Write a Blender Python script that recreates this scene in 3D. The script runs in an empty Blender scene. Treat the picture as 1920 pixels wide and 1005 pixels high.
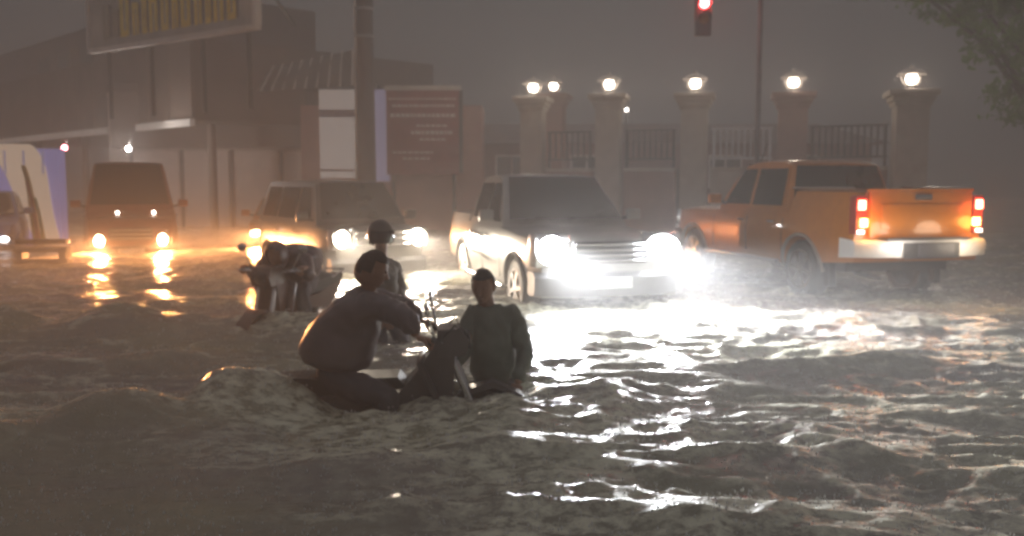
import bpy, bmesh, math, random
import numpy as np
import mathutils.noise as mnoise
from mathutils import Vector, Matrix, Euler
R = math.radians
random.seed(7)
rng = np.random.default_rng(7)
sc = bpy.context.scene
col = sc.collection

# ------------------------------------------------------------------ camera, world, exposure
F = 1700.0                      # focal length in photograph pixels (1920 wide)
CAMZ = 1.45                     # eye height over the flood water (water = 0)
PITCH = math.atan((502.5 - 340) / F)
cd = bpy.data.cameras.new('camera'); cam = bpy.data.objects.new('camera', cd); col.objects.link(cam)
cd.sensor_width = 36; cd.lens = 36 * F / 1920; cd.clip_end = 500; cd.clip_start = 0.05
cam.location = (0, 0, CAMZ); cam.rotation_euler = (R(90) - PITCH, 0, 0)
cd.dof.use_dof = True; cd.dof.focus_distance = 3.6; cd.dof.aperture_fstop = 2.6
sc.camera = cam
w = bpy.data.worlds.new('World'); sc.world = w; w.use_nodes = True
bgn = w.node_tree.nodes['Background']
bgn.inputs['Color'].default_value = (1.0, 0.955, 0.97, 1)      # night clouds lit by the town
bgn.inputs['Strength'].default_value = 0.25      # at the zenith
_n = w.node_tree.nodes; _l = w.node_tree.links           # overcast night sky: gradient shaped brighter overhead to lift the foreground
_t = _n.new('ShaderNodeTexCoord'); _s = _n.new('ShaderNodeSeparateXYZ'); _l.new(_t.outputs['Generated'], _s.inputs[0])
_r = _n.new('ShaderNodeMapRange'); _r.inputs['From Min'].default_value = 0; _r.inputs['From Max'].default_value = 1
_r.inputs['To Min'].default_value = .13; _r.inputs['To Max'].default_value = 1; _l.new(_s.outputs['Z'], _r.inputs['Value'])
_m = _n.new('ShaderNodeMix'); _m.data_type = 'RGBA'; _l.new(_r.outputs[0], _m.inputs['Factor'])
_m.inputs[6].default_value = (0, 0, 0, 1); _m.inputs[7].default_value = (1.0, 0.955, 0.97, 1); _l.new(_m.outputs[2], bgn.inputs['Color'])
sc.view_settings.view_transform = 'Standard'; sc.view_settings.look = 'None'
sc.view_settings.gamma = 1; sc.view_settings.use_curve_mapping = False
sc.view_settings.exposure = -0.06
sc.render.engine = 'CYCLES'
cy = sc.cycles
cy.use_denoising = True
try: cy.denoiser = 'OPENIMAGEDENOISE'
except Exception: pass
cy.max_bounces = 6; cy.volume_bounces = 1; cy.diffuse_bounces = 3; cy.glossy_bounces = 3
cy.transparent_max_bounces = 8
cy.sample_clamp_indirect = 4; cy.filter_width = 2.6
cy.volume_step_rate = 1; cy.caustics_reflective = False; cy.caustics_refractive = False

def Q(px, py, d):
    """world point seen at photograph pixel (px, py) at ground distance d"""
    a, b = (px - 960) / F, -(py - 502.5) / F
    y = math.cos(PITCH) + b * math.sin(PITCH); z = -math.sin(PITCH) + b * math.cos(PITCH)
    return Vector((a / y * d, d, CAMZ + z / y * d))

# ------------------------------------------------------------------ materials
MATS = {}
def mat(name, color, rough=0.5, metal=0.0, var=0.15, scale=8.0, bump=0.0, emit=None, estr=0.0, coat=0.0, spec=0.5):
    if name in MATS: return MATS[name]
    m = bpy.data.materials.new(name); m.use_nodes = True; MATS[name] = m
    nt = m.node_tree; b = nt.nodes['Principled BSDF']
    b.inputs['Roughness'].default_value = rough; b.inputs['Metallic'].default_value = metal
    b.inputs['Coat Weight'].default_value = coat; b.inputs['Specular IOR Level'].default_value = spec
    tc = nt.nodes.new('ShaderNodeTexCoord'); n = nt.nodes.new('ShaderNodeTexNoise')
    n.inputs['Scale'].default_value = scale; n.inputs['Detail'].default_value = 4
    nt.links.new(tc.outputs['Object'], n.inputs['Vector'])
    r = nt.nodes.new('ShaderNodeValToRGB'); r.color_ramp.elements[0].position = .3; r.color_ramp.elements[1].position = .7
    c0 = [c * (1 - var) for c in color]; c1 = [min(1, c * (1 + var)) for c in color]
    r.color_ramp.elements[0].color = (*c0, 1); r.color_ramp.elements[1].color = (*c1, 1)
    nt.links.new(n.outputs['Fac'], r.inputs['Fac']); nt.links.new(r.outputs['Color'], b.inputs['Base Color'])
    if bump:
        bp = nt.nodes.new('ShaderNodeBump'); bp.inputs['Strength'].default_value = bump; bp.inputs['Distance'].default_value = .02
        nt.links.new(n.outputs['Fac'], bp.inputs['Height']); nt.links.new(bp.outputs['Normal'], b.inputs['Normal'])
    if emit:
        b.inputs['Emission Color'].default_value = (*emit, 1); b.inputs['Emission Strength'].default_value = estr
    return m

glass = mat('dark_glass', (.02, .022, .024), .08, 0, .1, coat=.3)
rubber = mat('rubber', (.03, .03, .03), .7)
chrome = mat('chrome', (.75, .75, .76), .18, 1, .05)
steel = mat('steel', (.45, .45, .46), .35, .9, .1)
blackp = mat('black_plastic', (.035, .035, .037), .5)
plate_dark = mat('plate_paint', (.08, .08, .09), .5)
plate_white = mat('plate_white', (.7, .7, .68), .5)
grey_paint = mat('grey_paint', (.33, .325, .31), .3, .3, .08, coat=.6)
orange_paint = mat('orange_paint', (.50, .165, .008), .32, .1, .08, coat=.6)
olive_paint = mat('olive_paint', (.065, .06, .05), .35, .1, .1, coat=.4)
red_paint = mat('red_brown_paint', (.16, .05, .03), .4, .05, .12, coat=.3)
blue_paint = mat('blue_paint', (.16, .2, .42), .35, .1, .1, coat=.5)
stucco = mat('stucco', (.52, .46, .40), .85, 0, .12, 3, .3)
stucco_red = mat('stucco_red', (.34, .2, .16), .85, 0, .15, 2, .3)
plaster = mat('pale_plaster', (.50, .42, .37), .8, 0, .15, 1.3, .2)
concrete = mat('concrete', (.30, .28, .26), .9, 0, .2, 2, .3)
roof_brown = mat('roof_sheet', (.17, .13, .11), .6, 0, .2, 1.2, .1)
roof_dark = mat('dark_wall', (.10, .075, .07), .8, 0, .2, .6, .1)
trim_light = mat('pale_trim', (.72, .66, .61), .6, 0, .12, 2)
white_panel = mat('white_panel', (.58, .52, .5), .6, 0, .06, 2)
glow_white = mat('glow_white_panel', (.58, .52, .5), .6, 0, .06, 2, emit=(1, .88, .82), estr=.20)   # added glow brightens the panel, no lamp behind it
lilac = mat('lilac_panel', (.40, .38, .56), .55, 0, .06, 2, emit=(.72, .66, 1), estr=.17)   # self-glow added to brighten the strip and the mural pilasters
board_red = mat('board_red', (.34, .10, .09), .6, 0, .15, 2)
pole_mat = mat('pole_concrete', (.10, .085, .09), .8, 0, .12, 4, .2)
iron = mat('iron', (.09, .085, .085), .5, .4)
pale_lit_iron = mat('pale_lit_iron', (.8, .79, .82), .5)  # light on one railing bay put into a paler colour
skin = mat('skin', (.28, .15, .10), .5, 0, .08, 12)
hair = mat('hair', (.02, .015, .012), .6, 0, .3, 60, .4)
coat_purple = mat('raincoat_dark', (.15, .125, .135), .35, 0, .25, 5, .35)
coat_brown = mat('raincoat_brown', (.09, .065, .075), .35, 0, .25, 5, .35)
shirt_green = mat('shirt_green', (.13, .15, .125), .65, 0, .25, 6, .35)
shirt_olive = mat('shirt_olive', (.16, .14, .12), .7, 0, .2, 6, .3)
trouser = mat('trousers', (.08, .075, .09), .7, 0, .2, 8, .3)
leaf = mat('leaf', (.13, .25, .03), .6, 0, .4, 1.2)
bark = mat('bark', (.10, .08, .06), .9, 0, .3, 6, .5)

# ------------------------------------------------------------------ mesh helpers
def link(name, bm, m, parent=None, smooth=None, loc=None):
    me = bpy.data.meshes.new(name)
    bmesh.ops.recalc_face_normals(bm, faces=bm.faces)
    bm.to_mesh(me); bm.free()
    if m: me.materials.append(m)
    if smooth is not None:
        me.shade_smooth(); me.set_sharp_from_angle(angle=R(smooth))
    o = bpy.data.objects.new(name, me); col.objects.link(o)
    if parent: o.parent = parent
    if loc: o.location = loc
    return o
def thing(name, label, cat, loc=(0, 0, 0), rz=0, group=None):
    o = bpy.data.objects.new(name, None); col.objects.link(o)
    o.location = loc; o.rotation_euler = (0, 0, rz); o['label'] = label; o['category'] = cat
    if group: o['group'] = group
    return o
def tag(o, label, cat, group=None, kind=None):
    if label: o['label'] = label
    if cat: o['category'] = cat
    if group: o['group'] = group
    if kind: o['kind'] = kind
    return o
def struct(o): o['kind'] = 'structure'; return o
def bx(bm, c, s, rot=None, bev=0.0):
    r = bmesh.ops.create_cube(bm, size=1)
    M = Matrix.Translation(c) @ ((rot if rot is not None else Matrix.Identity(3)).to_4x4()) @ Matrix.Diagonal((*s, 1))
    bmesh.ops.transform(bm, matrix=M, verts=r['verts'])
    if bev:
        es = list({e for v in r['verts'] for e in v.link_edges})
        bmesh.ops.bevel(bm, geom=es, offset=bev, segments=2, affect='EDGES', profile=.6)
    return bm
def box(name, c, s, m, parent=None, rot=None, bev=0.0):
    bm = bmesh.new(); bx(bm, Vector(c), s, rot, bev)
    return link(name, bm, m, parent, 40 if bev else None)
def tube(bm, pts, rad, n=8, cap=True):
    """tapered tube through pts; rad a number or list"""
    pts = [Vector(p) for p in pts]; k = len(pts)
    rs = rad if isinstance(rad, (list, tuple)) else [rad] * k
    rings = []; up = None
    for i, p in enumerate(pts):
        t = (pts[min(i + 1, k - 1)] - pts[max(i - 1, 0)]).normalized()
        if up is None: up = t.orthogonal().normalized()
        else:
            up = (up - t * up.dot(t)); up = up.normalized() if up.length > 1e-6 else t.orthogonal().normalized()
        s = t.cross(up)
        rings.append([bm.verts.new(p + (up * math.cos(a) + s * math.sin(a)) * rs[i]) for a in [2 * math.pi * j / n for j in range(n)]])
    for a, b in zip(rings, rings[1:]):
        for j in range(n): bm.faces.new((a[j], a[(j + 1) % n], b[(j + 1) % n], b[j]))
    if cap: bm.faces.new(rings[0]); bm.faces.new(rings[-1][::-1])
    return bm
def tb(name, pts, rad, m, parent=None, n=8):
    return link(name, tube(bmesh.new(), pts, rad, n), m, parent, 50)
def lathe(bm, prof, n=24, M=None, closed=False):
    rings = []; M = M or Matrix.Identity(4)
    for r, z in prof:
        rings.append([bm.verts.new(M @ Vector((r * math.cos(2 * math.pi * j / n), r * math.sin(2 * math.pi * j / n), z))) for j in range(n)])
    for a, b in zip(rings, rings[1:]):
        for j in range(n): bm.faces.new((a[j], a[(j + 1) % n], b[(j + 1) % n], b[j]))
    if closed:
        for j in range(n): bm.faces.new((rings[-1][j], rings[-1][(j + 1) % n], rings[0][(j + 1) % n], rings[0][j]))
    else: bm.faces.new(rings[0]); bm.faces.new(rings[-1][::-1])
    return bm
def ball(bm, c, r, seg=16, scale=(1, 1, 1), rot=None):
    q = bmesh.ops.create_uvsphere(bm, u_segments=seg, v_segments=seg * 2 // 3, radius=r)
    M = Matrix.Translation(c) @ ((rot if rot is not None else Matrix.Identity(3)).to_4x4()) @ Matrix.Diagonal((*scale, 1))
    bmesh.ops.transform(bm, matrix=M, verts=q['verts'])
    return q['verts']
def slab(name, p0, p1, z0, z1, th, m, parent=None, bev=0.0):
    """upright box from ground point p0 to p1"""
    p0, p1 = Vector(p0), Vector(p1); d = p1 - p0; a = math.atan2(d.y, d.x)
    c = (p0 + p1) / 2
    return box(name, (c.x, c.y, (z0 + z1) / 2), (d.length, th, z1 - z0), m, parent, Matrix.Rotation(a, 3, 'Z'), bev)

# ------------------------------------------------------------------ lamps (real lights next to the emitting glass)
def spot(name, loc, target, power, colr, size=70, blend=.8, parent=None, rad=.06, wide=2.1):
    l = bpy.data.lights.new(name, 'SPOT'); l.energy = power; l.color = colr; l.spot_size = R(size); l.spot_blend = blend
    l.shadow_soft_size = rad
    o = bpy.data.objects.new(name, l); col.objects.link(o); o.location = loc
    o.rotation_euler = (Vector(target) - Vector(loc)).to_track_quat('-Z', 'Y').to_euler()
    o.scale = (wide, 1, 1)                      # dipped beam: wide and flat
    if parent: o.parent = parent
    return o
def point(name, loc, power, colr, parent=None, rad=.1):
    l = bpy.data.lights.new(name, 'POINT'); l.energy = power; l.color = colr; l.shadow_soft_size = rad
    o = bpy.data.objects.new(name, l); col.objects.link(o); o.location = loc
    if parent: o.parent = parent
    return o
def emis(name, c, s): return mat(name, (.6, .6, .6), .3, 0, .02, emit=c, estr=s)

# ------------------------------------------------------------------ noise in numpy
_perm = rng.random((256, 256))
def vnoise(x, y):
    xi = np.floor(x).astype(int); yi = np.floor(y).astype(int); fx = x - xi; fy = y - yi
    fx = fx * fx * fx * (fx * (fx * 6 - 15) + 10); fy = fy * fy * fy * (fy * (fy * 6 - 15) + 10)
    g = lambda a, b: _perm[a % 256, b % 256]
    return (g(xi, yi) * (1 - fx) + g(xi + 1, yi) * fx) * (1 - fy) + (g(xi, yi + 1) * (1 - fx) + g(xi + 1, yi + 1) * fx) * fy - .5
def fbm(x, y, o=4):
    s = 0; a = 1
    for i in range(o):
        s = s + a * vnoise(x * 2 ** i + 17.3 * i, y * 2 ** i + 9.1 * i); a *= .5
    return s
def segdist(X, Y, pts):
    """distance to polyline and signed side (positive = beyond, away from camera)"""
    best = np.full(X.shape, 1e9); side = np.zeros(X.shape); par = np.zeros(X.shape); n = len(pts) - 1
    for i in range(n):
        ax, ay = pts[i]; bx_, by_ = pts[i + 1]; dx, dy = bx_ - ax, by_ - ay; L = dx * dx + dy * dy
        t = np.clip(((X - ax) * dx + (Y - ay) * dy) / L, 0, 1)
        qx, qy = X - (ax + t * dx), Y - (ay + t * dy); d = np.hypot(qx, qy)
        k = d < best; best = np.where(k, d, best); side = np.where(k, np.sign(dx * qy - dy * qx), side); par = np.where(k, (i + t) / n, par)
    return best, side, par

# ------------------------------------------------------------------ flood water
RIDGES = [  # (points x,y), height, near width, far width
    ([(-6.5, 4.7), (-3.0, 5.15), (-2.05, 5.35), (-1.75, 5.9), (-1.4, 6.0), (-1.0, 5.9)], .15, .50, .28),
    ([(-2.15, 5.6), (-1.65, 5.95), (-1.1, 5.95)], .07, .36, .25),
    ([(-.7, 5.45), (-.1, 5.55), (.35, 6.0), (.9, 6.25), (1.5, 6.35)], .10, .36, .16),
    ([(-7.5, 9.0), (-4.5, 8.8), (-2.6, 9.0), (-1.6, 9.4)], .16, .8, .2),
    ([(.5, 4.75), (1.4, 4.6), (2.6, 4.5), (4.5, 4.9)], .05, .30, .14),
    ([(-1.2, 4.75), (-.5, 4.55), (.2, 4.7), (.9, 4.45)], .09, .35, .16),
    ([(-.8, 3.9), (-.1, 4.0), (.9, 3.75), (1.8, 3.6)], .07, .32, .14),
    ([(-.4, 3.3), (.5, 3.25), (1.2, 3.35)], .05, .25, .12),
    ([(1.6, 6.9), (2.6, 7.2), (4.5, 7.0), (6.5, 7.6)], .05, .3, .14),
    ([(1.0, 3.4), (2.2, 3.5), (3.6, 3.3)], .05, .25, .12),
    ([(-1.8, 7.2), (-3.2, 7.0), (-5.5, 7.4)], .05, .4, .2),
]
def water_h(X, Y):
    dist = np.hypot(X, Y)
    wx = X + .5 * fbm(X * .6, Y * .7, 3); wy = Y + .3 * fbm(X * .6 + 40, Y * .7, 3)
    chop = np.where(X < -.6, .85, 1.0) * (1.15 + .9 * vnoise(X * .5 + 3, Y * .8))
    h = .05 * fbm(wx * .45, wy * 1.0 + 3, 3)
    r = 1 - np.abs(2 * vnoise(wx * 1.0 + 5, wy * 2.2)) * 1.5
    h = h + chop * .040 * (r - .6)
    r2 = 1 - np.abs(2 * vnoise(wx * 2.4 + 9 + wy * .5, wy * 5.2 + 2)) * 1.5
    h = h + chop * .026 * (r2 - .6)
    r3 = 1 - np.abs(2 * vnoise(wx * 5.5 - wy, wy * 12 + 2)) * 1.5
    h = h + chop * .013 * (r3 - .6)
    r4 = 1 - np.abs(2 * vnoise(wx * 11 + wy * 3, wy * 21 + 2)) * 1.5
    h = h + chop * .004 * (r4 - .6) * np.clip((8 - Y) / 3, 0, 1)
    calm = 1 / (1 + np.exp(-((X + .55) * 3.0)))          # smooth swell in the left foreground
    calm = np.maximum(calm, 1 / (1 + np.exp(-(Y - 5.2) * 3)))
    h = h * (.14 + .86 * calm)
    h = h + (.008 * fbm(X * 6, Y * 13, 3)) * (.15 + .85 * calm)
    foam = np.clip(.15 + 1.6 * fbm(wx * .8 + 31, wy * 1.6, 3), 0, .75) * calm * np.clip((6.5 - Y) / 1.5, 0, 1) + np.clip((r - .66) * 3.0, 0, .8) * calm * np.clip((7.5 - Y) / 2, 0, 1) + np.clip((r2 - .70) * 3, 0, .8) * calm + np.clip((r3 - .75) * 2, 0, .4) * calm * np.clip((7 - Y) / 2, 0, 1)
    for pts, H, wn, wf in RIDGES:
        wob = .3 * fbm(X * 1.3 + 3 * H * 100, Y * 1.5, 4)
        d, s, t = segdist(X + wob, Y + wob, pts)
        sg = d * s
        wd = np.where(sg > 0, wf, wn)
        endf = np.clip(np.minimum(t, 1 - t) * 6, 0, 1)
        mod = .45 + 1.3 * (vnoise(X * 1.9 + H * 90, Y * 1.9) + .3)
        b = np.exp(-(d / wd) ** 2) * endf * mod
        h = h + H * b
        foam = foam + np.exp(-((sg - .0) / .09) ** 2) * endf * np.clip(H / .15, 0, .7) * (.25 if pts[-1][0] < -.5 else 1) * mod
    # turbulence round the riders and the wading people
    for cx, cy_, rr, a in ((-1.05, 5.85, .75, .07), (-.2, 5.75, .7, .06), (-2.3, 9.0, .6, .05), (1.2, 9.8, 1.2, .05)):
        k = np.exp(-(((X - cx) / rr) ** 2 + ((Y - cy_) / (rr * .8)) ** 2))
        h = h + a * k * (fbm(wx * 2.6, wy * 5.0, 3) * 1.5)
        foam = foam + k * .9
    for cx, cy_, rx, ry, a in ((-.9, 5.3, .9, .45, 1.1), (-.2, 5.3, .9, .4, .9), (.5, 5.4, .9, .4, .6), (-.7, 4.7, 1.0, .4, .7), (-.1, 3.9, .9, .35, .35), (1.7, 8.4, 1.7, 1.6, 1.1)):  # wake foam; last patch also whitens the water as a headlight pool
        foam = foam + a * np.exp(-((X - cx) / rx) ** 2 - ((Y - cy_) / ry) ** 2) * (.7 + 1.2 * fbm(wx * 1.5, wy * 3, 3))
    for cx, cy_, rx, ry in ((-1.2, 5.85, .55, .28), (-.55, 5.95, .45, .22), (-.1, 6.25, .32, .25), (-2.25, 9.4, .4, .5), (-1.1, 8.3, .3, .25), (3.85, 11.7, .5, .3), (.45, 11.0, .9, .5)):
        q = np.hypot((X - cx) / rx, (Y - cy_) / ry)
        foam = foam + 1.3 * np.exp(-((q - 1.05) / .22) ** 2)
        h = h + .02 * np.exp(-((q - 1.05) / .25) ** 2) * (1 + 2 * fbm(X * 9, Y * 12, 2))
    return h, foam, r, r2
def axis(segs):
    out = [segs[0][0]]
    for a, b, s0, s1 in segs:
        x = a
        while x < b - 1e-6:
            f = (x - a) / (b - a); x += s0 + (s1 - s0) * f; out.append(min(x, b))
    return np.unique(np.round(out, 4))
xs = axis([(-60, -12, 3, .3), (-12, -4, .16, .05), (-4, 4.5, .026, .026), (4.5, 12, .05, .16), (12, 60, .3, 3)])
ys = axis([(-14, 1.2, 1, .1), (1.2, 3, .06, .024), (3, 8, .024, .034), (8, 16, .036, .10), (16, 75, .12, 2.5)])
X, Y = np.meshgrid(xs, ys)
Hh, foam, r1, r2 = water_h(X, Y)
nx, ny = len(xs), len(ys)
V = np.stack([X, Y, Hh], -1).reshape(-1, 3).astype(np.float32)
idx = np.arange(nx * ny).reshape(ny, nx)
Fq = np.stack([idx[:-1, :-1], idx[:-1, 1:], idx[1:, 1:], idx[1:, :-1]], -1).reshape(-1, 4)
me = bpy.data.meshes.new('flood_water')
me.vertices.add(len(V)); me.vertices.foreach_set('co', V.ravel())
me.loops.add(Fq.size); me.loops.foreach_set('vertex_index', Fq.ravel().astype(np.int32))
me.polygons.add(len(Fq)); me.polygons.foreach_set('loop_start', (np.arange(len(Fq)) * 4).astype(np.int32))
me.update(calc_edges=True); me.shade_smooth()
at = me.attributes.new('foam', 'FLOAT', 'POINT')
fm = np.clip(foam, 0, 1.2).astype(np.float32)
at.data.foreach_set('value', fm.ravel())
water = bpy.data.objects.new('flood_water', me); col.objects.link(water); struct(water)
m = bpy.data.materials.new('muddy_water'); m.use_nodes = True; nt = m.node_tree; b = nt.nodes['Principled BSDF']
N = nt.nodes.new; L = nt.links.new
tc = N('ShaderNodeTexCoord')
mp = N('ShaderNodeMapping'); mp.inputs['Scale'].default_value = (1, 1.6, 1); L(tc.outputs['Object'], mp.inputs['Vector'])
n1 = N('ShaderNodeTexNoise'); n1.inputs['Scale'].default_value = .45; n1.inputs['Detail'].default_value = 3; L(mp.outputs[0], n1.inputs['Vector'])
cr = N('ShaderNodeValToRGB'); cr.color_ramp.elements[0].color = (.25, .22, .21, 1); cr.color_ramp.elements[1].color = (.30, .29, .19, 1)
cr.color_ramp.elements[0].position = .35; cr.color_ramp.elements[1].position = .65
L(n1.outputs['Fac'], cr.inputs['Fac'])
fa = N('ShaderNodeAttribute'); fa.attribute_name = 'foam'
n2 = N('ShaderNodeTexNoise'); n2.inputs['Scale'].default_value = 8; n2.inputs['Detail'].default_value = 6; n2.inputs['Roughness'].default_value = .7
L(mp.outputs[0], n2.inputs['Vector'])
ma = N('ShaderNodeMath'); ma.operation = 'MULTIPLY'; L(fa.outputs['Fac'], ma.inputs[0])
r_ = N('ShaderNodeMapRange'); r_.inputs['From Min'].default_value = .42; r_.inputs['From Max'].default_value = .62; L(n2.outputs['Fac'], r_.inputs['Value'])
L(r_.outputs[0], ma.inputs[1])
mx = N('ShaderNodeMix'); mx.data_type = 'RGBA'; L(ma.outputs[0], mx.inputs['Factor']); L(cr.outputs['Color'], mx.inputs[6]); mx.inputs[7].default_value = (.74, .73, .58, 1)
L(mx.outputs[2], b.inputs['Base Color'])
rr = N('ShaderNodeMapRange'); rr.inputs['To Min'].default_value = .17; rr.inputs['To Max'].default_value = .6; L(ma.outputs[0], rr.inputs['Value']); L(rr.outputs[0], b.inputs['Roughness'])
b.inputs['IOR'].default_value = 1.5
n3 = N('ShaderNodeTexNoise'); n3.inputs['Scale'].default_value = 16; n3.inputs['Detail'].default_value = 5; L(mp.outputs[0], n3.inputs['Vector'])
vo = N('ShaderNodeTexVoronoi'); vo.inputs['Scale'].default_value = 9; L(mp.outputs[0], vo.inputs['Vector'])   # rain rings
sn = N('ShaderNodeMath'); sn.operation = 'MULTIPLY'; sn.inputs[1].default_value = 38; L(vo.outputs['Distance'], sn.inputs[0])
ss = N('ShaderNodeMath'); ss.operation = 'SINE'; L(sn.outputs[0], ss.inputs[0])
sm = N('ShaderNodeMath'); sm.operation = 'MULTIPLY'; sm.inputs[1].default_value = .12; L(ss.outputs[0], sm.inputs[0])
ad = N('ShaderNodeMath'); ad.operation = 'ADD'; L(n3.outputs['Fac'], ad.inputs[0]); L(sm.outputs[0], ad.inputs[1])
bp = N('ShaderNodeBump'); bp.inputs['Strength'].default_value = .45; bp.inputs['Distance'].default_value = .012
L(ad.outputs[0], bp.inputs['Height']); L(bp.outputs['Normal'], b.inputs['Normal'])
me.materials.append(m)

# road bed under the water: sloping street, raised kerb ground to the right rear
def gz(x, y): return -.48 + .40 * max(0, min(1, (x - 1.5) / 3.0)) * max(0, min(1, (y - 9) / 2.0)) + .12 * max(0, min(1, (y - 8) / 4.0)) * (1 if x > -4 else .6)
bm = bmesh.new(); gx = [-70 + i * 2 for i in range(71)]; gy = [-16 + i * 2 for i in range(50)]
vs = [[bm.verts.new((x, y, min(gz(x, y), -.07))) for x in gx] for y in gy]
for a in range(len(gy) - 1):
    for c in range(len(gx) - 1): bm.faces.new((vs[a][c], vs[a][c + 1], vs[a + 1][c + 1], vs[a + 1][c]))
struct(link('road', bm, mat('asphalt', (.05, .05, .05), .8, 0, .3, 20, .3)))

# ------------------------------------------------------------------ haze
hb = box('haze', (0, 30, 3.55), (130, 92, 10.1), None)
hb['kind'] = 'stuff'; hb['label'] = 'rain mist lit by the headlights over the flooded street'
hm = bpy.data.materials.new('rain_mist'); hm.use_nodes = True; nt = hm.node_tree
nt.nodes.remove(nt.nodes['Principled BSDF'])
pv = nt.nodes.new('ShaderNodeVolumePrincipled'); pv.inputs['Color'].default_value = (.80, .79, .79, 1)
pv.inputs['Density'].default_value = .022; pv.inputs['Anisotropy'].default_value = .38
nt.links.new(pv.outputs[0], nt.nodes['Material Output'].inputs['Volume'])
hb.data.materials.append(hm)

# ------------------------------------------------------------------ buildings, left
def lerp(a, b, t): return a + (b - a) * t
# canopy building
cb = thing('canopy_building', 'low wide brown canopy building with pale roof edge glowing as if lit from below behind the traffic', 'building', (-14, 33, -.4))
def under(o, root):
    o.parent = root; o.matrix_parent_inverse = Matrix.Translation(-Vector(root.location)); return o
# matrix_parent_inverse is only a fixed offset: the meshes are written in world coordinates
A1 = Vector((-9.2, 26.6, 0)); B1 = Vector((-26, 43.5, 0)); dirn = (B1 - A1).normalized(); nrm = Vector((-dirn.y, dirn.x, 0))
if nrm.y < 0: nrm = -nrm
def along(t, off=0): return A1 + dirn * t + nrm * off
Ltot = (B1 - A1).length
# slab roof (deep) on posts
def quadslab(name, a, b, depth, z0, z1, m, root):
    a2, b2 = a + nrm * depth, b + nrm * depth
    bm = bmesh.new(); P = [a, b, b2, a2]
    lo = [bm.verts.new((p.x, p.y, z0)) for p in P]; hi = [bm.verts.new((p.x, p.y, z1)) for p in P]
    bm.faces.new(lo[::-1]); bm.faces.new(hi)
    for i in range(4): bm.faces.new((lo[i], lo[(i + 1) % 4], hi[(i + 1) % 4], hi[i]))
    return under(link(name, bm, m), root)
quadslab('roof', along(0), along(Ltot), 9, 3.22, 5.6, roof_brown, cb)
k = 16
for i in range(k):                                   # fascia sheets and bright drip edge
    a = along(Ltot * i / k + .02, -.07); c = along(Ltot * (i + 1) / k - .02, -.07)
    quadslab('fascia_panel', a, c, .06, 3.30, 5.5, roof_brown, cb)
quadslab('drip_edge', along(0, -.16), along(Ltot, -.16), .15, 3.05, 3.26, mat('glowing_edge', (.72, .66, .61), .6, 0, .2, .5, emit=(1, .86, .78), estr=.13), cb)  # glow put on the edge in place of light from under the canopy
for i in range(5):
    p = along(1.0 + i * 5.2, 1.0)
    under(tb('post', [(p.x, p.y, -.5), (p.x, p.y, 3.2)], .13, roof_brown, n=10), cb)
quadslab('wall', along(0, 8.4), along(Ltot, 8.4), .3, -.5, 3.2, plaster, cb)
quadslab('upper_wall', along(6, 3), along(Ltot + 14, 3), 5, 5.6, 8.1, roof_dark, cb)
for i in range(6):
    a = along(7 + i * 2.8, 2.93); c = along(7 + i * 2.8 + 1.5, 2.93)
    quadslab('window', a, c, .06, 6.0, 7.3, glass, cb)
for px, py, d, cl in ((121, 277, 24, (1, .25, .3)), (241, 279, 26.5, (1, .95, .9))):
    p = Q(px, py, d)
    lp = thing('canopy_lamp', 'small %s lamp under the canopy edge' % ('red' if px < 200 else 'white'), 'lamp', p, 0)
    box('bracket', (0, .08, .12), (.06, .06, .2), iron, lp)
    bm = bmesh.new(); ball(bm, Vector((0, 0, 0)), .075, 12); link('bulb', bm, emis('bulb_%d' % px, cl, 22), lp, 60)
    point('light', (0, -.15, 0), 8 if px < 200 else 150, cl, lp)

# roof banner sign with yellow lettering (not legible in the photo: only its strokes are built)
s0, s1 = Vector((-11.85, 26.1, 0)), Vector((-6.05, 22.0, 0)); sd = (s1 - s0).normalized(); sa = math.atan2(sd.y, sd.x)
sg = thing('sign_board', 'big weathered sign board with yellow strokes of lettering above the canopy', 'sign', (s0.x, s0.y, 0), sa)
SL = (s1 - s0).length
box('board', (SL / 2, 0, 6.2), (SL, .12, 2.2), mat('sign_cream', (.48, .43, .38), .7, 0, .2, 1.5), sg)
box('frame', (SL / 2, -.03, 5.10), (SL + .1, .2, .12), trim_light, sg)
box('frame', (SL / 2, -.03, 7.33), (SL + .1, .2, .1), trim_light, sg)
box('frame', (-.03, -.03, 6.2), (.1, .2, 2.1), trim_light, sg); box('frame', (SL + .03, -.03, 6.2), (.1, .2, 2.1), trim_light, sg)
yel = mat('yellow_letter', (.85, .62, .06), .6, 0, .2, 3); dkl = mat('letter_outline', (.13, .09, .08), .7)
x = .75; i = 0
while x < SL - .5:
    wd = [.34, .26, .42, .3, .22, .38][i % 6]; h = [.95, .8, 1.05, .85, .95, .9][i % 6]
    bm = bmesh.new()
    bx(bm, Vector((x, -.078, 5.35 + h / 2)), (wd * .32, .035, h), None, .012)
    bx(bm, Vector((x + wd * .62, -.08, 5.35 + h / 2)), (wd * .3, .033, h * .97), None, .012)
    if i % 2: bx(bm, Vector((x + wd * .3, -.083, 5.35 + h - .08)), (wd * .5, .03, .15))
    else: bx(bm, Vector((x + wd * .3, -.083, 5.43)), (wd * .5, .03, .15))
    link('letter_stroke', bm, yel if i > 1 else mat('pale_letter', (.38, .33, .25), .6), sg, 40)
    box('letter_outline', (x + wd * .95, -.07, 5.35 + h * .5), (.05, .02, h * .9), dkl, sg)
    x += wd + .13; i += 1
for i in range(7):
    bm = bmesh.new(); bx(bm, Vector((1.2 + i * .72, -.075, 6.75)), (.5 - .1 * (i % 3), .03, .2), None, .01)
    link('letter_stroke', bm, mat('red_letter', (.36, .12, .13), .6), sg)
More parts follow.
